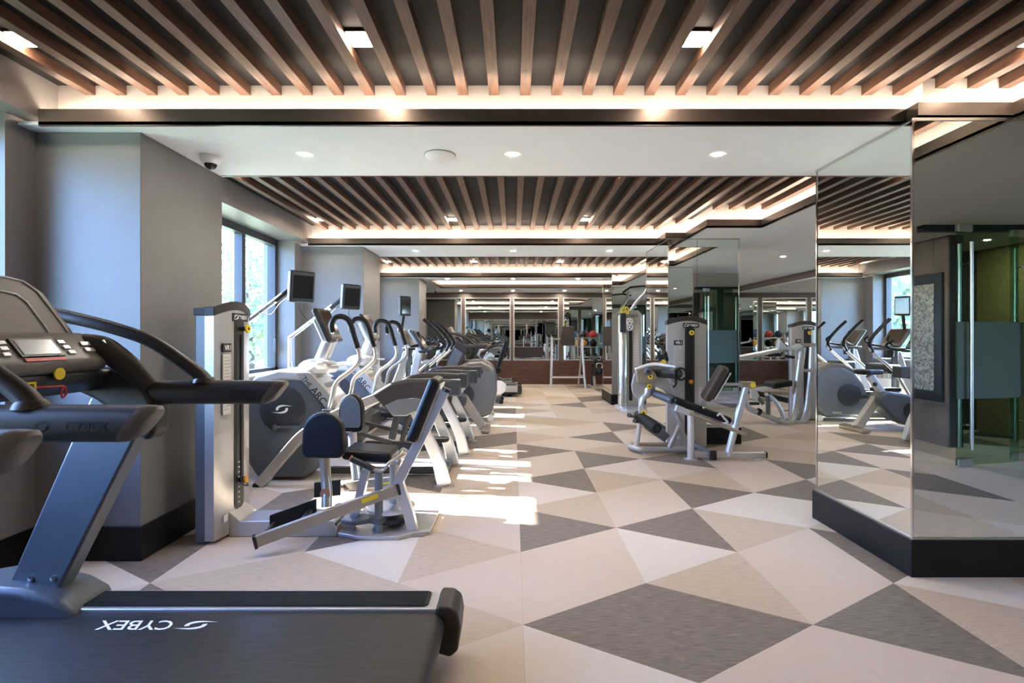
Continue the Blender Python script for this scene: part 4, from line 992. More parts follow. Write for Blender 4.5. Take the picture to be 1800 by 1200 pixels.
# ================================================================ ELLIPTICALS
def make_elliptical(label):
    t = thing('elliptical', label, 'elliptical trainer', (-1.0, 7.72, 0), 'ellipticals with rounded rear housings')
    Y = 7.72
    hs = [(-0.30, 0.14), (-0.245, 0.42), (-0.25, 0.66), (-0.32, 0.79), (-0.46, 0.85), (-0.64, 0.835), (-0.82, 0.74), (-0.97, 0.55), (-1.06, 0.32), (-1.06, 0.14), (-0.98, 0.07), (-0.40, 0.06)]
    h = MB().xz(hs, Y - 0.24, Y + 0.24).build('rear_housing', 'pewter', t, bevel=0.06, seg=4)
    MB().xz([(-0.29, 0.70), (-0.35, 0.80), (-0.47, 0.865), (-0.66, 0.85), (-0.85, 0.75), (-0.88, 0.70), (-0.66, 0.79), (-0.48, 0.80), (-0.37, 0.74)], Y - 0.245, Y + 0.245).build('housing_cap', 'taupe_plastic', h, bevel=0.02, seg=3)
    lettering('precor', 0.034, (-0.56, Y - 0.2412, 0.13), (1, 0, 0), (0, 0, 1), 'print_white', h, 'housing_lettering', shear=0.3, weight=0.01)
    for sg in (-1, 1):
        d_ = MB().lathe([(0.17, 0.0), (0.17, 0.02), (0.13, 0.03)] if sg > 0 else [(0.17, 0.0), (0.17, -0.02), (0.13, -0.03)], (-0.74, Y + sg * 0.24, 0.40), 'y', 28).build('crank_disc', 'graphite', t)
        MB().lathe([(0.042, -0.02), (0.05, -0.012), (0.05, 0.012), (0.042, 0.02)], (-0.33, Y + sg * 0.2, 0.05), 'y', 18).build('wheel', 'white_plastic', t)
        ys = Y + sg * 0.29
        ln = MB().bar([(-0.74 + sg * 0.10, ys, 0.40 + sg * 0.04), (-1.30, ys, 0.36 - sg * 0.05), (-1.88, ys, 0.30)], 0.035, 0.055).build('pedal_arm', 'graphite', t, bevel=0.01)
        MB().xy(rrect(-1.27, ys - sg * 0.05, 0.40, 0.15, 0.05, 4), 0.40 - sg * 0.05, 0.45 - sg * 0.05).build('pedal', 'rubber', ln, bevel=0.01)
        # moving handlebar: low pivot, forward sweep, then back up to the grip
        hb = [(-1.62, ys, 0.32), (-1.42, ys, 0.66), (-1.30, ys, 0.80), (-1.05, ys, 1.02), (-1.005, ys, 1.12), (-1.03, ys, 1.22), (-1.17, ys, 1.38), (-1.30, ys, 1.50)]
        q = MB().tube(hb, 0.021, 12, 4).build('handlebar', 'silver', t)
        MB().tube(hb[3:], 0.025, 12, 4).build('grip', 'black_vinyl', q)
        MB().tube([(-1.62, ys, 0.32), (-1.80, ys, 0.30)], 0.03, 10).build('rocker', 'graphite', t)
    MB().box(-2.02, -0.95, Y - 0.07, Y + 0.07, 0.03, 0.11).build('floor_beam', 'graphite', t, bevel=0.015)
    MB().box(-2.05, -1.93, Y - 0.30, Y + 0.30, 0.0, 0.06).build('front_foot', 'graphite', t, bevel=0.015)
    MB().bar([(-1.96, Y, 0.06), (-1.72, Y, 0.62), (-1.60, Y, 1.02)], 0.12, [0.16, 0.13, 0.09], 4).build('mast', 'silver_light', t, bevel=0.02)
    MB().cyl((-1.58, Y - 0.03, 0.10), (-1.56, Y - 0.03, 1.05), 0.048, 18).build('column', 'pewter', t)
    MB().lathe([(0.17, -0.30), (0.19, -0.26), (0.19, 0.26), (0.17, 0.30)], (-1.40, Y, 0.78), 'y', 20).build('crossbar_hub', 'graphite', t) if False else MB().box(-1.50, -1.30, Y - 0.26, Y + 0.26, 0.70, 0.84).build('crossbar', 'graphite', t, bevel=0.04, seg=3)
    MB().bar([(-1.62, Y, 0.86), (-1.42, Y, 0.78)], 0.10, 0.08).build('crossbar_stay', 'graphite', t, bevel=0.015)
    tr = MB().loops([[(x, y, 1.045) for x, y in rrect(-1.45, Y, 0.36, 0.50, 0.12, 5)], [(x, y, 1.085) for x, y in rrect(-1.44, Y, 0.40, 0.56, 0.13, 5)]]).build('console_tray', 'graphite', t, bevel=0.01)
    MB().lathe([(0.045, 0.95), (0.05, 1.03), (0.05, 1.05)], (-1.37, Y - 0.20, 0), 'z', 18).build('cup_holder', 'black_plastic', t)
    cd = Vector((-0.55, 0, 0.835)); cn = Vector((0.835, 0, 0.55)); cc = Vector((-1.60, Y, 1.22))
    cs = MB().obox(cc, cd * 0.17, (0, 0.21, 0), cn * 0.025).build('console', 'slate_plastic', t, bevel=0.025, seg=3)
    MB().obox(cc + cn * 0.026 + cd * 0.02, cd * 0.125, (0, 0.17, 0), cn * 0.002).build('display', 'screen_brown_reflection', cs)
    for sg in (-1, 1):
        MB().tube([(-1.50, Y + sg * 0.18, 1.10), (-1.36, Y + sg * 0.24, 1.14), (-1.30, Y + sg * 0.24, 1.20), (-1.34, Y + sg * 0.22, 1.25)], 0.016, 10, 4).build('fixed_grip', 'black_vinyl', t)
    return t
el1 = make_elliptical('elliptical with blue-grey rounded housing and pale wheels, next to the upright bike')
el2 = copy_tree(el1, (-1.05, 8.78, 0), 'second elliptical, farther from the upright bike')
MB().bar([(-1.66, 7.62, 1.33), (-1.62, 7.60, 1.56)], 0.03, 0.03).build('screen_stem', 'black_plastic', el1)
q = R(-35); fx = Vector((math.cos(q), math.sin(q), 0)); sdv = Vector((-fx.y, fx.x, 0)); c = Vector((-1.60, 7.58, 1.70))
sc = MB().obox(c, fx * 0.028, sdv * 0.10, Vector((0, 0, 0.145))).build('screen_case', 'black_plastic', el1, bevel=0.016)
MB().obox(c + fx * 0.029, fx * 0.002, sdv * 0.085, Vector((0, 0, 0.115))).build('screen', 'screen', sc)

# ================================================================ RECUMBENT BIKE
rb = thing('recumbent_bike', 'low recumbent bike with tall slanted black backrest', 'exercise bike', (-0.7, 9.72, 0))
RY = 9.72
MB().box(-1.75, -0.22, RY - 0.06, RY + 0.06, 0.12, 0.21).build('frame_beam', 'silver', rb, bevel=0.015)
for x in (-0.28, -1.62):
    f = MB().box(x - 0.05, x + 0.05, RY - 0.27, RY + 0.27, 0.03, 0.09).build('foot', 'graphite', rb, bevel=0.015)
for sg in (-1, 1):
    MB().lathe([(0.03, -0.02), (0.04, -0.01), (0.04, 0.01), (0.03, 0.02)], (-0.22, RY + sg * 0.22, 0.04), 'y', 16).build('wheel', 'rubber', rb)
MB().xz([(-0.20, 0.20), (-0.14, 0.36), (-0.22, 0.46), (-0.52, 0.50), (-0.66, 0.44), (-0.60, 0.26)], RY - 0.17, RY + 0.17).build('seat_base', 'graphite', rb, bevel=0.03, seg=3)
MB().lathe([(0.10, -0.185), (0.13, -0.175), (0.13, 0.175), (0.10, 0.185)], (-0.26, RY, 0.30), 'y', 26).build('side_disc', 'white_plastic', rb)
pad((-0.42, RY, 0.60), (0.20, 0, 0.012), (0, 0.22, 0), (0, 0, 0.05), 'black_vinyl', rb, 'seat', 0.03)
for yy in (-0.16, 0.16):
    MB().tube([(-0.28, RY + yy, 0.58), (-0.20, RY + yy, 0.85), (-0.10, RY + yy, 1.20)], 0.018, 10).build('back_post', 'black_plastic', rb)
pad((-0.215, RY, 0.93), Vector((0.32, 0, 0.947)) * 0.26, (0, 0.20, 0), Vector((-0.947, 0, 0.32)) * 0.025, 'black_vinyl', rb, 'backrest', 0.02)
for sg in (-1, 1):
    MB().tube([(-0.30, RY + sg * 0.2, 0.56), (-0.36, RY + sg * 0.28, 0.66), (-0.52, RY + sg * 0.29, 0.74)], 0.016, 10, 4).build('side_handle', 'black_vinyl', rb)
MB().xz([(-1.05, 0.16), (-1.00, 0.42), (-1.15, 0.62), (-1.45, 0.70), (-1.72, 0.56), (-1.80, 0.25), (-1.70, 0.12)], RY - 0.14, RY + 0.14).build('body', 'slate_plastic', rb, bevel=0.04, seg=3)
MB().bar([(-1.50, RY, 0.62), (-1.36, RY, 1.12)], 0.09, 0.09).build('mast', 'silver_light', rb, bevel=0.015)
cs = MB().obox(Vector((-1.34, RY, 1.22)), Vector((-0.4, 0, 0.917)) * 0.13, (0, 0.16, 0), Vector((0.917, 0, 0.4)) * 0.025).build('console', 'graphite', rb, bevel=0.02)
MB().obox(Vector((-1.34, RY, 1.22)) + Vector((0.917, 0, 0.4)) * 0.026, Vector((-0.4, 0, 0.917)) * 0.09, (0, 0.12, 0), Vector((0.917, 0, 0.4)) * 0.002).build('display', 'screen', cs)
for sg in (-1, 1):
    c_ = MB().bar([(-1.25, RY + sg * 0.16, 0.40), (-1.25 + 0.1 * sg, RY + sg * 0.16, 0.40 + 0.1 * sg)], 0.018, 0.03).build('crank', 'chrome', rb)
    MB().box(-1.30 + 0.1 * sg, -1.20 + 0.1 * sg, RY + sg * 0.21 - 0.05, RY + sg * 0.21 + 0.05, 0.385 + 0.1 * sg, 0.415 + 0.1 * sg).build('pedal', 'black_plastic', c_, bevel=0.006)

# convector under the far window
for i, (y0, y1, lb) in enumerate(((7.72, 9.6, 'white convector cabinet under the far window, grille along its front'),)):
    cv = thing('convector', lb, 'radiator', (-2.56, (y0 + y1) / 2, 0))
    MB().box(-2.655, -2.47, y0, y1, 0.0, 0.70).build('cabinet', 'white_plastic', cv, bevel=0.008)
    k = 0
    yy = y0 + 0.08
    while yy < y1 - 0.1:
        MB().box(-2.472, -2.466, yy, yy + 0.085, 0.50, 0.62).build('grille', 'print_grey', cv, smooth=0); yy += 0.105
# ================================================================ LEG MACHINE (right)
lm = thing('leg_machine', 'silver leg machine with reclined brown backrest in front of the mirrored column', 'weight machine', (1.9, 5.5, 0))
weight_tower(lm, (1.945, 5.70, 0), (1, 0, 0), (0, -1, 0), w=0.44, h=1.415, knob_z=1.29, pin_z=0.75)
Q = lambda px, py, d: Vector(P(px, py, d))
def rod(name, pts, r_, m='silver', parent=lm, n=12, sub=1): return MB().tube(pts, r_, n, sub).build(name, m, parent)
def beam(name, pts, w, t_, m='silver', parent=lm, sub=1): return MB().bar(pts, w, t_, sub).build(name, m, parent, bevel=min(w, t_) * 0.2, seg=3)
# floor frame
rod('floor_tube', [(1.90, 5.46, 0.045), (1.42, 5.46, 0.045), (1.34, 5.49, 0.045), (1.29, 5.58, 0.045), (1.30, 5.66, 0.05)], 0.034, sub=4)
rod('floor_tube', [(1.34, 5.62, 0.06), (1.75, 5.62, 0.06)], 0.028, 'tan_metal')
beam('floor_rail', [(1.83, 5.19, 0.052), (2.555, 5.19, 0.052)], 0.06, 0.06)
MB().box(2.555, 2.568, 5.16, 5.22, 0.022, 0.082).build('rail_cap', 'black_plastic', lm, bevel=0.004)
MB().lathe([(0.035, 0.0), (0.035, 0.012), (0.02, 0.022)], (2.46, 5.19, 0), 'z', 14).build('levelling_foot', 'silver_light', lm)
MB().lathe([(0.035, 0.0), (0.035, 0.010), (0.02, 0.014)], (1.41, 5.46, 0), 'z', 14).build('levelling_foot', 'silver_light', lm)
beam('cross_rail', [(1.96, 5.64, 0.085), (1.995, 5.12, 0.07)], 0.06, 0.05, 'pewter')
MB().obox((1.996, 5.112, 0.062), (0.035, 0, 0), (0, 0.010, 0), (0, 0, 0.05)).build('rail_cap', 'black_plastic', lm, bevel=0.008)
rod('front_post', [(1.80, 5.19, 0.012), (1.80, 5.19, 0.50)], 0.034, 'silver_light', n=16)
MB().xy(rrect(1.80, 5.19, 0.13, 0.09, 0.02), 0.0, 0.012).build('post_foot', 'silver_light', lm, smooth=0)
rod('a_frame_leg', [Q(1176, 789, 5.46), Q(1197, 742, 5.40), Q(1183, 715, 5.36)], 0.027)
rod('a_frame_leg', [Q(1207, 786, 5.46), Q(1192, 735, 5.38)], 0.024)
# back strut and backrest
rod('back_strut', [Q(1279, 801, 5.19), Q(1296, 735, 5.19), Q(1311, 678, 5.19)], 0.036, 'silver_light', n=16)
hd = MB().obox(Q(1313, 675, 5.19), (0.072, 0, 0), (0, 0.04, 0), (0, 0, 0.028)).build('strut_head', 'tan_metal', lm, bevel=0.006)
MB().lathe([(0.026, -0.052), (0.026, -0.040)], Q(1320, 676, 5.19), 'y', 18).build('knob_face', 'yellow', hd)
beam('back_slide', [Q(1262, 675, 5.24), Q(1308, 675, 5.22)], 0.04, 0.03)
bu = Vector((0.215, 0, 0.36)).normalized(); bn = Vector((-0.36, 0, 0.215)).normalized()
bc = Q(1256, 673, 5.26)
pad(bc, bu * 0.20, (0.03, 0.135, 0), bn * 0.045, 'brown_vinyl', lm, 'backrest', 0.035)
MB().obox(bc - bn * 0.052, bu * 0.16, (0, 0.10, 0), bn * 0.008).build('backrest_shell', 'silver_light', lm, bevel=0.004)
# seat on its sloping rail
s0, s1 = Q(1180, 700, 5.28), Q(1279, 738, 5.28)
sdv = (s1 - s0).normalized(); sn = Vector((-sdv.z, 0, sdv.x))
pad((s0 + s1) / 2 + Vector((0, 0.02, 0)), sdv * 0.31, (0, 0.14, 0), sn * 0.036, 'black_vinyl', lm, 'seat', 0.03)
rod('seat_rail', [Q(1211, 726, 5.17), Q(1312, 764, 5.17)], 0.020, 'tan_metal')
rod('seat_rail', [Q(1208, 720, 5.21), Q(1268, 742, 5.21)], 0.017)
MB().obox(Q(1199, 721, 5.17), sdv * 0.075, (0, 0.025, 0), sn * 0.03).build('rail_bracket', 'silver_light', lm, bevel=0.005)
rod('seat_hoop', [Q(1261, 731, 5.14), Q(1266, 727, 5.13), Q(1273, 735, 5.12), Q(1279, 742, 5.13), Q(1273, 744, 5.15)], 0.011, 'silver_light', sub=4)
MB().ball(Q(1237, 716, 5.14), 0.016, 10).build('pop_pin', 'chrome', lm)
# cam plate, lever box and rollers
cam_p = [(1110, 676), (1113, 662), (1118, 652), (1118, 646), (1132, 650), (1155, 655), (1170, 664), (1182, 678), (1188, 697), (1176, 697), (1166, 685), (1150, 678), (1140, 680), (1138, 692), (1130, 701), (1120, 700), (1112, 690)]
MB().xz([(Q(a, b_, 5.45).x, Q(a, b_, 5.45).z) for a, b_ in cam_p], 5.44, 5.475).build('cam_plate', 'silver', lm, bevel=0.006)
MB().lathe([(0.125, -0.01), (0.13, 0.0), (0.125, 0.01)], Q(1131, 680, 5.50), 'y', 32).build('cam_disc', 'silver_light', lm)
MB().xz([(Q(a, b_, 5.4).x, Q(a, b_, 5.4).z) for a, b_ in ((1117, 650), (1119, 672), (1142, 672), (1154, 664), (1150, 655), (1140, 647))], 5.36, 5.43).build('lever_box', 'tan_metal', lm, bevel=0.006)
for (a, b_, d) in ((1143, 662, 5.35), (1141, 679, 5.40), (1131, 725, 5.42)):
    kf = MB().lathe([(0.026, -0.012), (0.026, 0.0)], Q(a, b_, d), 'y', 18).build('knob_face', 'yellow', lm)
    MB().lathe([(0.010, -0.014), (0.010, -0.012)], Q(a, b_, d), 'y', 12).build('knob_mark', 'print_black', kf)
    MB().lathe([(0.012, 0.0), (0.012, 0.05)], Q(a, b_, d), 'y', 10).build('knob_shaft', 'black_plastic', lm)
rod('lever_arm', [Q(1117, 650, 5.40), Q(1130, 645, 5.40), Q(1152, 640, 5.38), Q(1188, 645, 5.28)], 0.022, 'silver_light', sub=3)
rod('shin_lever', [Q(1139, 682, 5.43), Q(1137, 692, 5.43), Q(1130, 700, 5.43), Q(1127, 712, 5.44)], 0.030, 'silver_light', sub=3)
beam('shin_bar', [Q(1127, 700, 5.44), Q(1127, 742, 5.44)], 0.03, 0.055, 'silver_light')
rod('shin_post', [Q(1125, 740, 5.47), Q(1119, 783, 5.50)], 0.026, 'silver_light')
def roller(a, b_, r_, m='rubber'):
    q = MB().cyl(a, b_, r_, 20).build('roller', m, lm, bevel=0.012)
    d = (Vector(b_) - Vector(a)).normalized()
    MB().cyl(Vector(b_), Vector(b_) + d * 0.006, r_ * 0.45, 14).build('roller_cap', 'black_plastic', q)
roller((1.47, 5.56, 0.865), (1.665, 5.14, 0.875), 0.055, 'black_vinyl')
roller((1.44, 5.62, 0.90), (1.40, 5.30, 0.885), 0.04, 'slate_plastic')
roller((1.34, 5.52, 0.40), (1.445, 5.13, 0.325), 0.056)
roller((1.50, 5.46, 0.645), (1.63, 5.22, 0.595), 0.042, 'slate_plastic')
for i, (a, b_) in enumerate(((1107, 730), (1117, 740))):
    rod('peg', [Q(a, b_, 5.40), Q(a + 18, b_ + 4, 5.55)], 0.020, 'tan_metal')
    MB().cyl(Q(a, b_, 5.40), Q(a - 2, b_ - 0.5, 5.38), 0.022, 12).build('peg_cap', 'black_plastic', lm)
beam('guide_rail', [Q(1132, 735, 5.50), Q(1172, 770, 5.62)], 0.03, 0.10, 'pewter')
for (a, b_) in ((1178, 671), (1196, 657)):
    w_ = MB().lathe([(0.055, -0.012), (0.075, -0.012), (0.075, 0.012), (0.055, 0.012)], Q(a, b_, 5.62), 'y', 26, closed=True).build('pulley', 'black_plastic', lm)
    for k in range(3):
        an = R(90 + 120 * k); v = Vector((math.cos(an), 0, math.sin(an)))
        MB().bar([Q(a, b_, 5.62), Q(a, b_, 5.62) + v * 0.062], 0.018, 0.016).build('spoke', 'silver_light', w_)
for (a, b_) in ((1158, 622), (1170, 622)):
    h_ = rod('start_handle', [Q(a + 4, b_ + 18, 5.45), Q(a, b_, 5.40)], 0.014, 'silver')
    MB().cyl(Q(a + 2.5, b_ + 11, 5.43), Q(a - 1, b_ - 4, 5.39), 0.020, 12).build('grip', 'black_plastic', h_)
MB().lathe([(0.024, -0.012), (0.024, 0.0)], Q(1166, 636, 5.40), 'y', 18).build('knob_face', 'yellow', lm)

# ================================================================ LAT PULLDOWN (beyond the mirrored column)
lp = thing('lat_pulldown_machine', 'tall silver cable tower with black pulldown bar beyond the mirrored column', 'weight machine', (2.1, 8.75, 0))
MB().xz([(1.83, 0.05), (2.22, 0.05), (2.22, 1.62), (2.15, 1.70), (1.95, 1.70), (1.83, 1.60)], 8.78, 8.98).build('tower_shell', 'silver', lp, bevel=0.03, seg=3)
MB().lathe([(0.075, 0.04), (0.075, 1.55), (0.06, 1.58)], (1.87, 8.74, 0), 'z', 20).build('front_column', 'steel_brushed', lp)
MB().box(1.985, 2.045, 8.765, 8.785, 0.15, 1.50).build('slot', 'black_plastic', lp, bevel=0.02)
s_ = MB().box(2.07, 2.16, 8.772, 8.782, 0.75, 1.45).build('instruction_sticker', 'paper', lp)
ln = MB()
for i in range(14): ln.box(2.08, 2.15, 8.770, 8.773, 0.78 + i * 0.047, 0.79 + i * 0.047)
ln.build('sticker_lines', 'print_grey', s_, smooth=0)
lettering('CYBEX', 0.05, (2.04, 8.775, 1.60), (1, 0, 0), (0.2, 0, 1), 'print_black', lp, 'tower_lettering', weight=0.012)
MB().xy([(1.78, 8.45), (1.86, 8.38), (2.45, 8.38), (2.45, 8.98), (1.78, 8.98)], 0.0, 0.06).build('base', 'silver_light', lp, bevel=0.012)
MB().tube([(2.02, 8.88, 1.66), (2.12, 8.80, 1.84), (2.24, 8.66, 2.00), (2.28, 8.58, 2.12)], 0.03, 12, 4).build('overhead_arm', 'silver', lp)
MB().tube([(1.83, 8.55, 1.98), (1.96, 8.55, 2.07), (2.18, 8.55, 2.09), (2.34, 8.55, 2.06)], 0.018, 10).build('pulldown_bar', 'black_plastic', lp)
for x, z, m, r_ in ((1.885, 1.68, 'yellow', 0.075), (1.955, 1.50, 'white_plastic', 0.06), (1.965, 1.40, 'white_plastic', 0.055)):
    w_ = MB().lathe([(r_ * 0.7, -0.012), (r_, -0.012), (r_, 0.012), (r_ * 0.7, 0.012)], (x, 8.62, z), 'y', 24, closed=True).build('pulley', m, lp)
    for k in range(3):
        an = R(90 + 120 * k)
        MB().bar([(x, 8.62, z), (x + r_ * 0.8 * math.cos(an), 8.62, z + r_ * 0.8 * math.sin(an))], 0.02, 0.02).build('spoke', m, w_)
MB().box(1.80, 1.90, 8.60, 8.66, 1.32, 1.64).build('pulley_block', 'graphite', lp, bevel=0.01)
MB().tube([(1.885, 8.62, 1.62), (1.885, 8.62, 1.30)], 0.006, 8).build('cable', 'black_plastic', lp)
pad((2.30, 8.62, 0.52), (0.13, 0, 0), (0, 0.17, 0), (0, 0, 0.035), 'black_vinyl', lp, 'seat', 0.02)
MB().cyl((2.30, 8.62, 0.05), (2.30, 8.62, 0.49), 0.03, 12).build('seat_post', 'silver', lp)
MB().xz([(2.26, 0.55), (2.30, 1.30), (2.36, 1.40), (2.46, 1.40), (2.46, 0.55)], 8.84, 8.90).build('side_guard', 'umber_plastic', lp, bevel=0.015)
MB().cyl((2.24, 8.80, 1.25), (2.24, 8.80, 1.62), 0.012, 8).build('guide_rod', 'chrome', lp)

# ================================================================ CHEST PRESS (in the right alcove)
cp = thing('press_machine', 'silver press machine with curved tubes in the right alcove', 'weight machine', (4.1, 7.6, 0))
weight_tower(cp, (4.36, 7.62, 0), (1, 0, 0), (0, -1, 0), w=0.40, h=1.42)
W = lambda px, py, d=7.35: Vector(P(px, py, d))
for dx, dy in ((0, 0), (22, 0.12)):
    rod('curved_tube', [W(1411 + dx * 0.8, 610, 7.35 + dy), W(1404 + dx, 660, 7.35 + dy), W(1398 + dx, 715, 7.35 + dy), W(1392 + dx, 738, 7.32 + dy), W(1380 + dx, 744, 7.3 + dy), W(1368 + dx * 0.4, 738, 7.3 + dy)], 0.048, 'silver', cp, 14, 4)
rod('floor_tube', [W(1310, 700), W(1314, 715), W(1330, 724), W(1372, 740)], 0.04, 'silver', cp, 14, 3)
MB().cyl(W(1331, 722), W(1336, 725), 0.052, 16).build('tube_collar', 'black_plastic', cp)
rod('seat_post', [W(1350, 728), W(1350, 688)], 0.032, 'pewter', cp)
rod('bench_leg', [W(1346, 691), W(1362, 704), W(1371, 718), W(1378, 735)], 0.032, 'silver_light', cp, 12, 4)
pad(W(1367, 674), (0.14, 0, 0.02), (0, 0.16, 0), (0, 0, 0.045), 'black_vinyl', cp, 'seat', 0.03)
MB().obox(W(1352, 681), (0.17, 0, 0.03), (0, 0.10, 0), (0, 0, 0.014)).build('seat_pan', 'silver_light', cp, bevel=0.004)
MB().xz([(W(a, b_).x, W(a, b_).z) for a, b_ in ((1315, 684), (1325, 682), (1331, 694), (1327, 703), (1317, 699))], 7.28, 7.32).build('cam_plate', 'silver_light', cp, bevel=0.006)
beam('link_bar', [W(1327, 693), W(1342, 710)], 0.04, 0.05, 'pewter', cp)
rod('foot_peg', [W(1317, 709), W(1334, 709)], 0.022, 'black_plastic', cp)
rod('press_lever', [W(1295, 629), W(1340, 621), W(1372, 614)], 0.036, 'silver_light', cp)
MB().xz([(W(a, b_).x, W(a, b_).z) for a, b_ in ((1365, 615), (1368, 597), (1380, 609), (1392, 609), (1402, 604), (1409, 608), (1398, 616), (1380, 614))], 7.30, 7.40).build('lever_head', 'silver_light', cp, bevel=0.008)
beam('cross_head', [W(1406, 606), W(1436, 606)], 0.08, 0.05, 'tan_metal', cp)
h_ = rod('handle', [W(1377, 625), W(1396, 628)], 0.022, 'black_plastic', cp)
MB().cyl(W(1376, 625), W(1378, 625), 0.026, 12).build('handle_end', 'copper', h_)
rod('brace', [W(1410, 651), W(1435, 651)], 0.022, 'silver', cp)

# ================================================================ KNEE RAISE STAND
vk = thing('knee_raise_stand', 'silver knee raise stand with brown back pad in front of the end mirrors', 'exercise stand', (1.3, 12.5, 0))
for sg in (-1, 1):
    x = 1.32 + sg * 0.37
    MB().tube([(x + sg * 0.05, 12.30, 0.0), (x + sg * 0.03, 12.38, 0.28), (x, 12.52, 1.0), (x, 12.56, 1.28)], 0.030, 12).build('front_leg', 'silver_light', vk)
    MB().tube([(x - sg * 0.02 - 0.02, 12.95, 0.0), (x, 12.80, 0.6), (x, 12.60, 1.22)], 0.028, 12).build('rear_leg', 'silver', vk)
    MB().tube([(x, 12.60, 1.22), (x, 12.42, 1.22)], 0.024, 10).build('arm_bar', 'silver', vk)
    pad((x - sg * 0.03, 12.46, 1.27), (0.05, 0, 0), (0, 0.17, 0), (0, 0, 0.03), 'black_vinyl', vk, 'arm_pad', 0.018)
    g = MB().cyl((x, 12.34, 1.25), (x + sg * 0.02, 12.30, 1.40), 0.02, 10).build('grip', 'black_plastic', vk)
    MB().tube([(x + sg * 0.04, 12.32, 0.28), (x, 12.85, 0.28)], 0.02, 8).build('side_brace', 'silver', vk)
MB().tube([(0.95, 12.40, 0.26), (1.69, 12.40, 0.26)], 0.024, 10).build('cross_bar', 'silver_light', vk)
MB().tube([(0.95, 12.62, 1.18), (1.69, 12.62, 1.18)], 0.024, 10).build('cross_bar', 'tan_metal', vk)
MB().loops([[(x, 12.50, z) for x, z in ((1.17, 1.02), (1.50, 1.02), (1.515, 1.12), (1.48, 1.50), (1.20, 1.50), (1.15, 1.12))], [(x, 12.58, z) for x, z in ((1.17, 1.02), (1.50, 1.02), (1.515, 1.12), (1.48, 1.50), (1.20, 1.50), (1.15, 1.12))]]).build('back_pad', 'brown_vinyl', vk, bevel=0.022, seg=3)

# ================================================================ KETTLEBELLS ON A LOW RACK
kr = thing('kettlebell_rack', 'low dark two-tier rack holding kettlebells by the wooden wall', 'rack', (2.5, 12.9, 0))
for z, y0, y1 in ((0.30, 12.66, 12.92), (0.56, 12.95, 13.2)):
    MB().box(1.98, 3.2, y0, y1, z - 0.03, z).build('shelf', 'umber_plastic', kr, bevel=0.005)
for x in (2.02, 3.16):
    MB().bar([(x, 12.70, 0.0), (x, 12.80, 0.28)], 0.07, 0.06).build('leg', 'silver', kr, bevel=0.01)
    MB().box(x - 0.03, x + 0.03, 13.05, 13.12, 0.0, 0.55).build('post', 'umber_plastic', kr, bevel=0.005)
    MB().bar([(x, 12.76, 0.27), (x, 13.08, 0.53)], 0.05, 0.04).build('side_bar', 'umber_plastic', kr)
def kettlebell(x, y, z, r_, label, m='cast_iron'):
    t = thing('kettlebell', label, 'kettlebell', (x, y, z), 'kettlebells on the rack')
    MB().lathe([(0.4 * r_, 0.0), (0.75 * r_, 0.12 * r_), (0.98 * r_, 0.6 * r_), (r_, 0.95 * r_), (0.9 * r_, 1.4 * r_), (0.55 * r_, 1.78 * r_), (0.2 * r_, 1.9 * r_)], (x, y, z), 'z', 20).build('bell', m, t)
    MB().tube([(x - 0.55 * r_, y, z + 1.65 * r_), (x - 0.80 * r_, y, z + 2.2 * r_), (x - 0.55 * r_, y, z + 2.75 * r_), (x, y, z + 2.85 * r_), (x + 0.55 * r_, y, z + 2.75 * r_), (x + 0.80 * r_, y, z + 2.2 * r_), (x + 0.55 * r_, y, z + 1.65 * r_)], 0.17 * r_, 10, 4).build('handle', 'chrome' if m == 'cast_iron' else m, t)
ORD = ['first', 'second', 'third', 'fourth', 'fifth', 'sixth']
for i in range(5):
    kettlebell(2.155 + 0.22 * i, 12.80, 0.30, 0.096, 'large black kettlebell on the lower shelf, %s from the knee raise stand' % ORD[i])
for i in range(6):
    kettlebell(2.09 + 0.19 * i, 13.06, 0.56, 0.066, 'small kettlebell on the upper shelf, %s from the knee raise stand' % ORD[i])

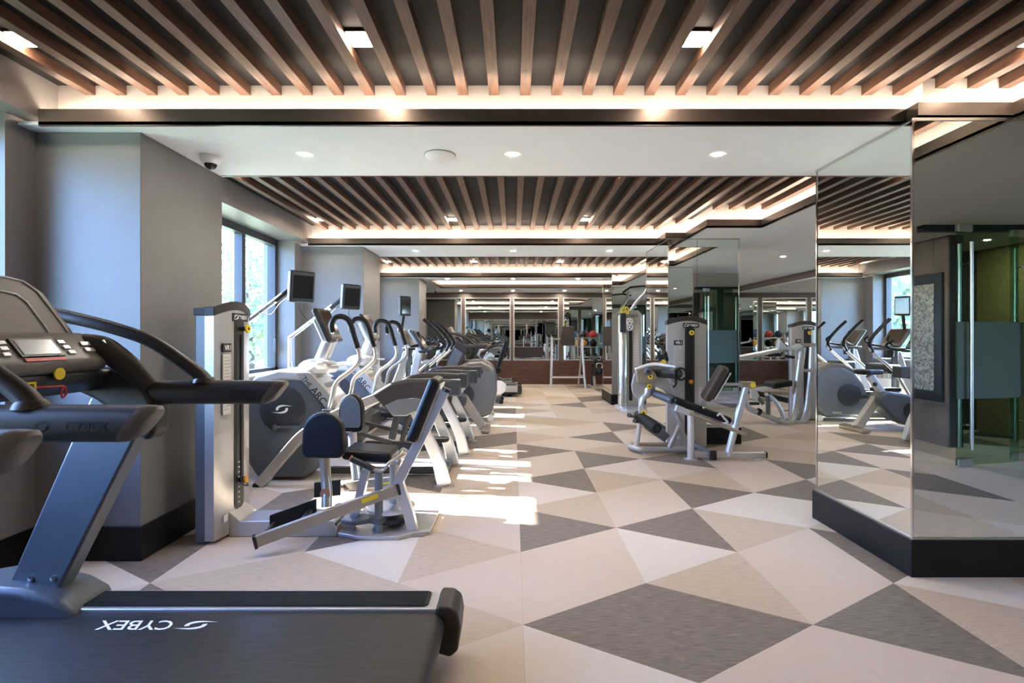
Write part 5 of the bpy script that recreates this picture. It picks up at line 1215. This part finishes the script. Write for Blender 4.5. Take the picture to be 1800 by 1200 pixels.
# ================================================================ BALL RACK (seen in the end mirrors)
br = thing('ball_rack', 'upright rack of exercise balls and dumbbells reflected in the end mirror', 'rack', (2.2, 11.1, 0))
for x in (1.98, 2.62):
    MB().bar([(x, 11.1, 0.0), (x, 11.1, 1.35)], 0.06, 0.05).build('upright', 'silver', br, bevel=0.008)
    MB().box(x - 0.03, x + 0.03, 10.85, 11.35, 0.0, 0.05).build('foot', 'silver', br, bevel=0.008)
for z in (0.30, 0.62, 0.92, 1.20):
    for dy in (-0.08, 0.08): MB().cyl((1.98, 11.1 + dy, z), (2.62, 11.1 + dy, z), 0.014, 8).build('shelf_rail', 'silver', br)
for z, cs_ in ((0.30, ('green', 'black_vinyl')), (0.92, ('orange', 'black_vinyl')), (1.20, ('navy', 'red'))):
    for i, m in enumerate(cs_):
        col = {'green': 'green', 'black_vinyl': 'black', 'orange': 'orange', 'navy': 'navy blue', 'red': 'red'}[m]
        hgt = {0.30: 'bottom', 0.92: 'third', 1.20: 'top'}[z]
        bl = MB().ball((2.15 + 0.3 * i, 11.1, z + 0.12), 0.115, 18).build('exercise_ball', m); tag(bl, '%s exercise ball on the %s tier of the ball rack' % (col, hgt), 'ball', 'balls on the rack')
for i in range(3):
    x = 2.10 + 0.2 * i
    d = thing('dumbbell', 'black dumbbell on the second tier of the ball rack, %s from the left' % ORD[i], 'dumbbell', (x, 11.1, 0.64), 'dumbbells on the ball rack')
    MB().cyl((x, 10.98, 0.685), (x, 11.22, 0.685), 0.015, 10).build('bar', 'chrome', d)
    for yy in (10.98, 11.22): MB().cyl((x, yy - 0.035, 0.685), (x, yy + 0.035, 0.685), 0.055, 12).build('head', 'rubber', d, bevel=0.008)

# ================================================================ CEILING FITTINGS
sp = thing('ceiling_speaker', 'white round disc on the nearest soffit, left of the middle downlight', 'ceiling disc', (-0.46, 3.22, Z_SOF))
MB().lathe([(0.095, 0.0), (0.095, -0.008), (0.080, -0.022), (0.03, -0.028), (0.005, -0.029)], (-0.46, 3.22, Z_SOF), 'z', 32).build('cover', 'white_plastic', sp)
MB().lathe([(0.100, 0.0), (0.100, -0.004), (0.095, -0.004)], (-0.46, 3.22, Z_SOF), 'z', 32).build('rim', 'print_grey', sp)
dc = thing('dome_camera', 'small white security camera with black dome on the nearest soffit', 'security camera', (-1.92, 3.25, Z_SOF))
MB().lathe([(0.062, 0.0), (0.062, -0.02), (0.052, -0.042), (0.044, -0.048)], (-1.92, 3.25, Z_SOF), 'z', 24).build('housing', 'white_plastic', dc)
MB().ball((-1.92, 3.25, Z_SOF - 0.044), 0.038, 16).build('dome', 'screen', dc)
dc2 = thing('dome_camera', 'tiny security camera on the far soffit by the end mirrors', 'security camera', (-1.9, 12.6, Z_SOF))
MB().lathe([(0.05, 0.0), (0.05, -0.02), (0.04, -0.04)], (-1.9, 12.6, Z_SOF), 'z', 18).build('housing', 'white_plastic', dc2)
MB().ball((-1.9, 12.6, Z_SOF - 0.035), 0.034, 12).build('dome', 'screen', dc2)
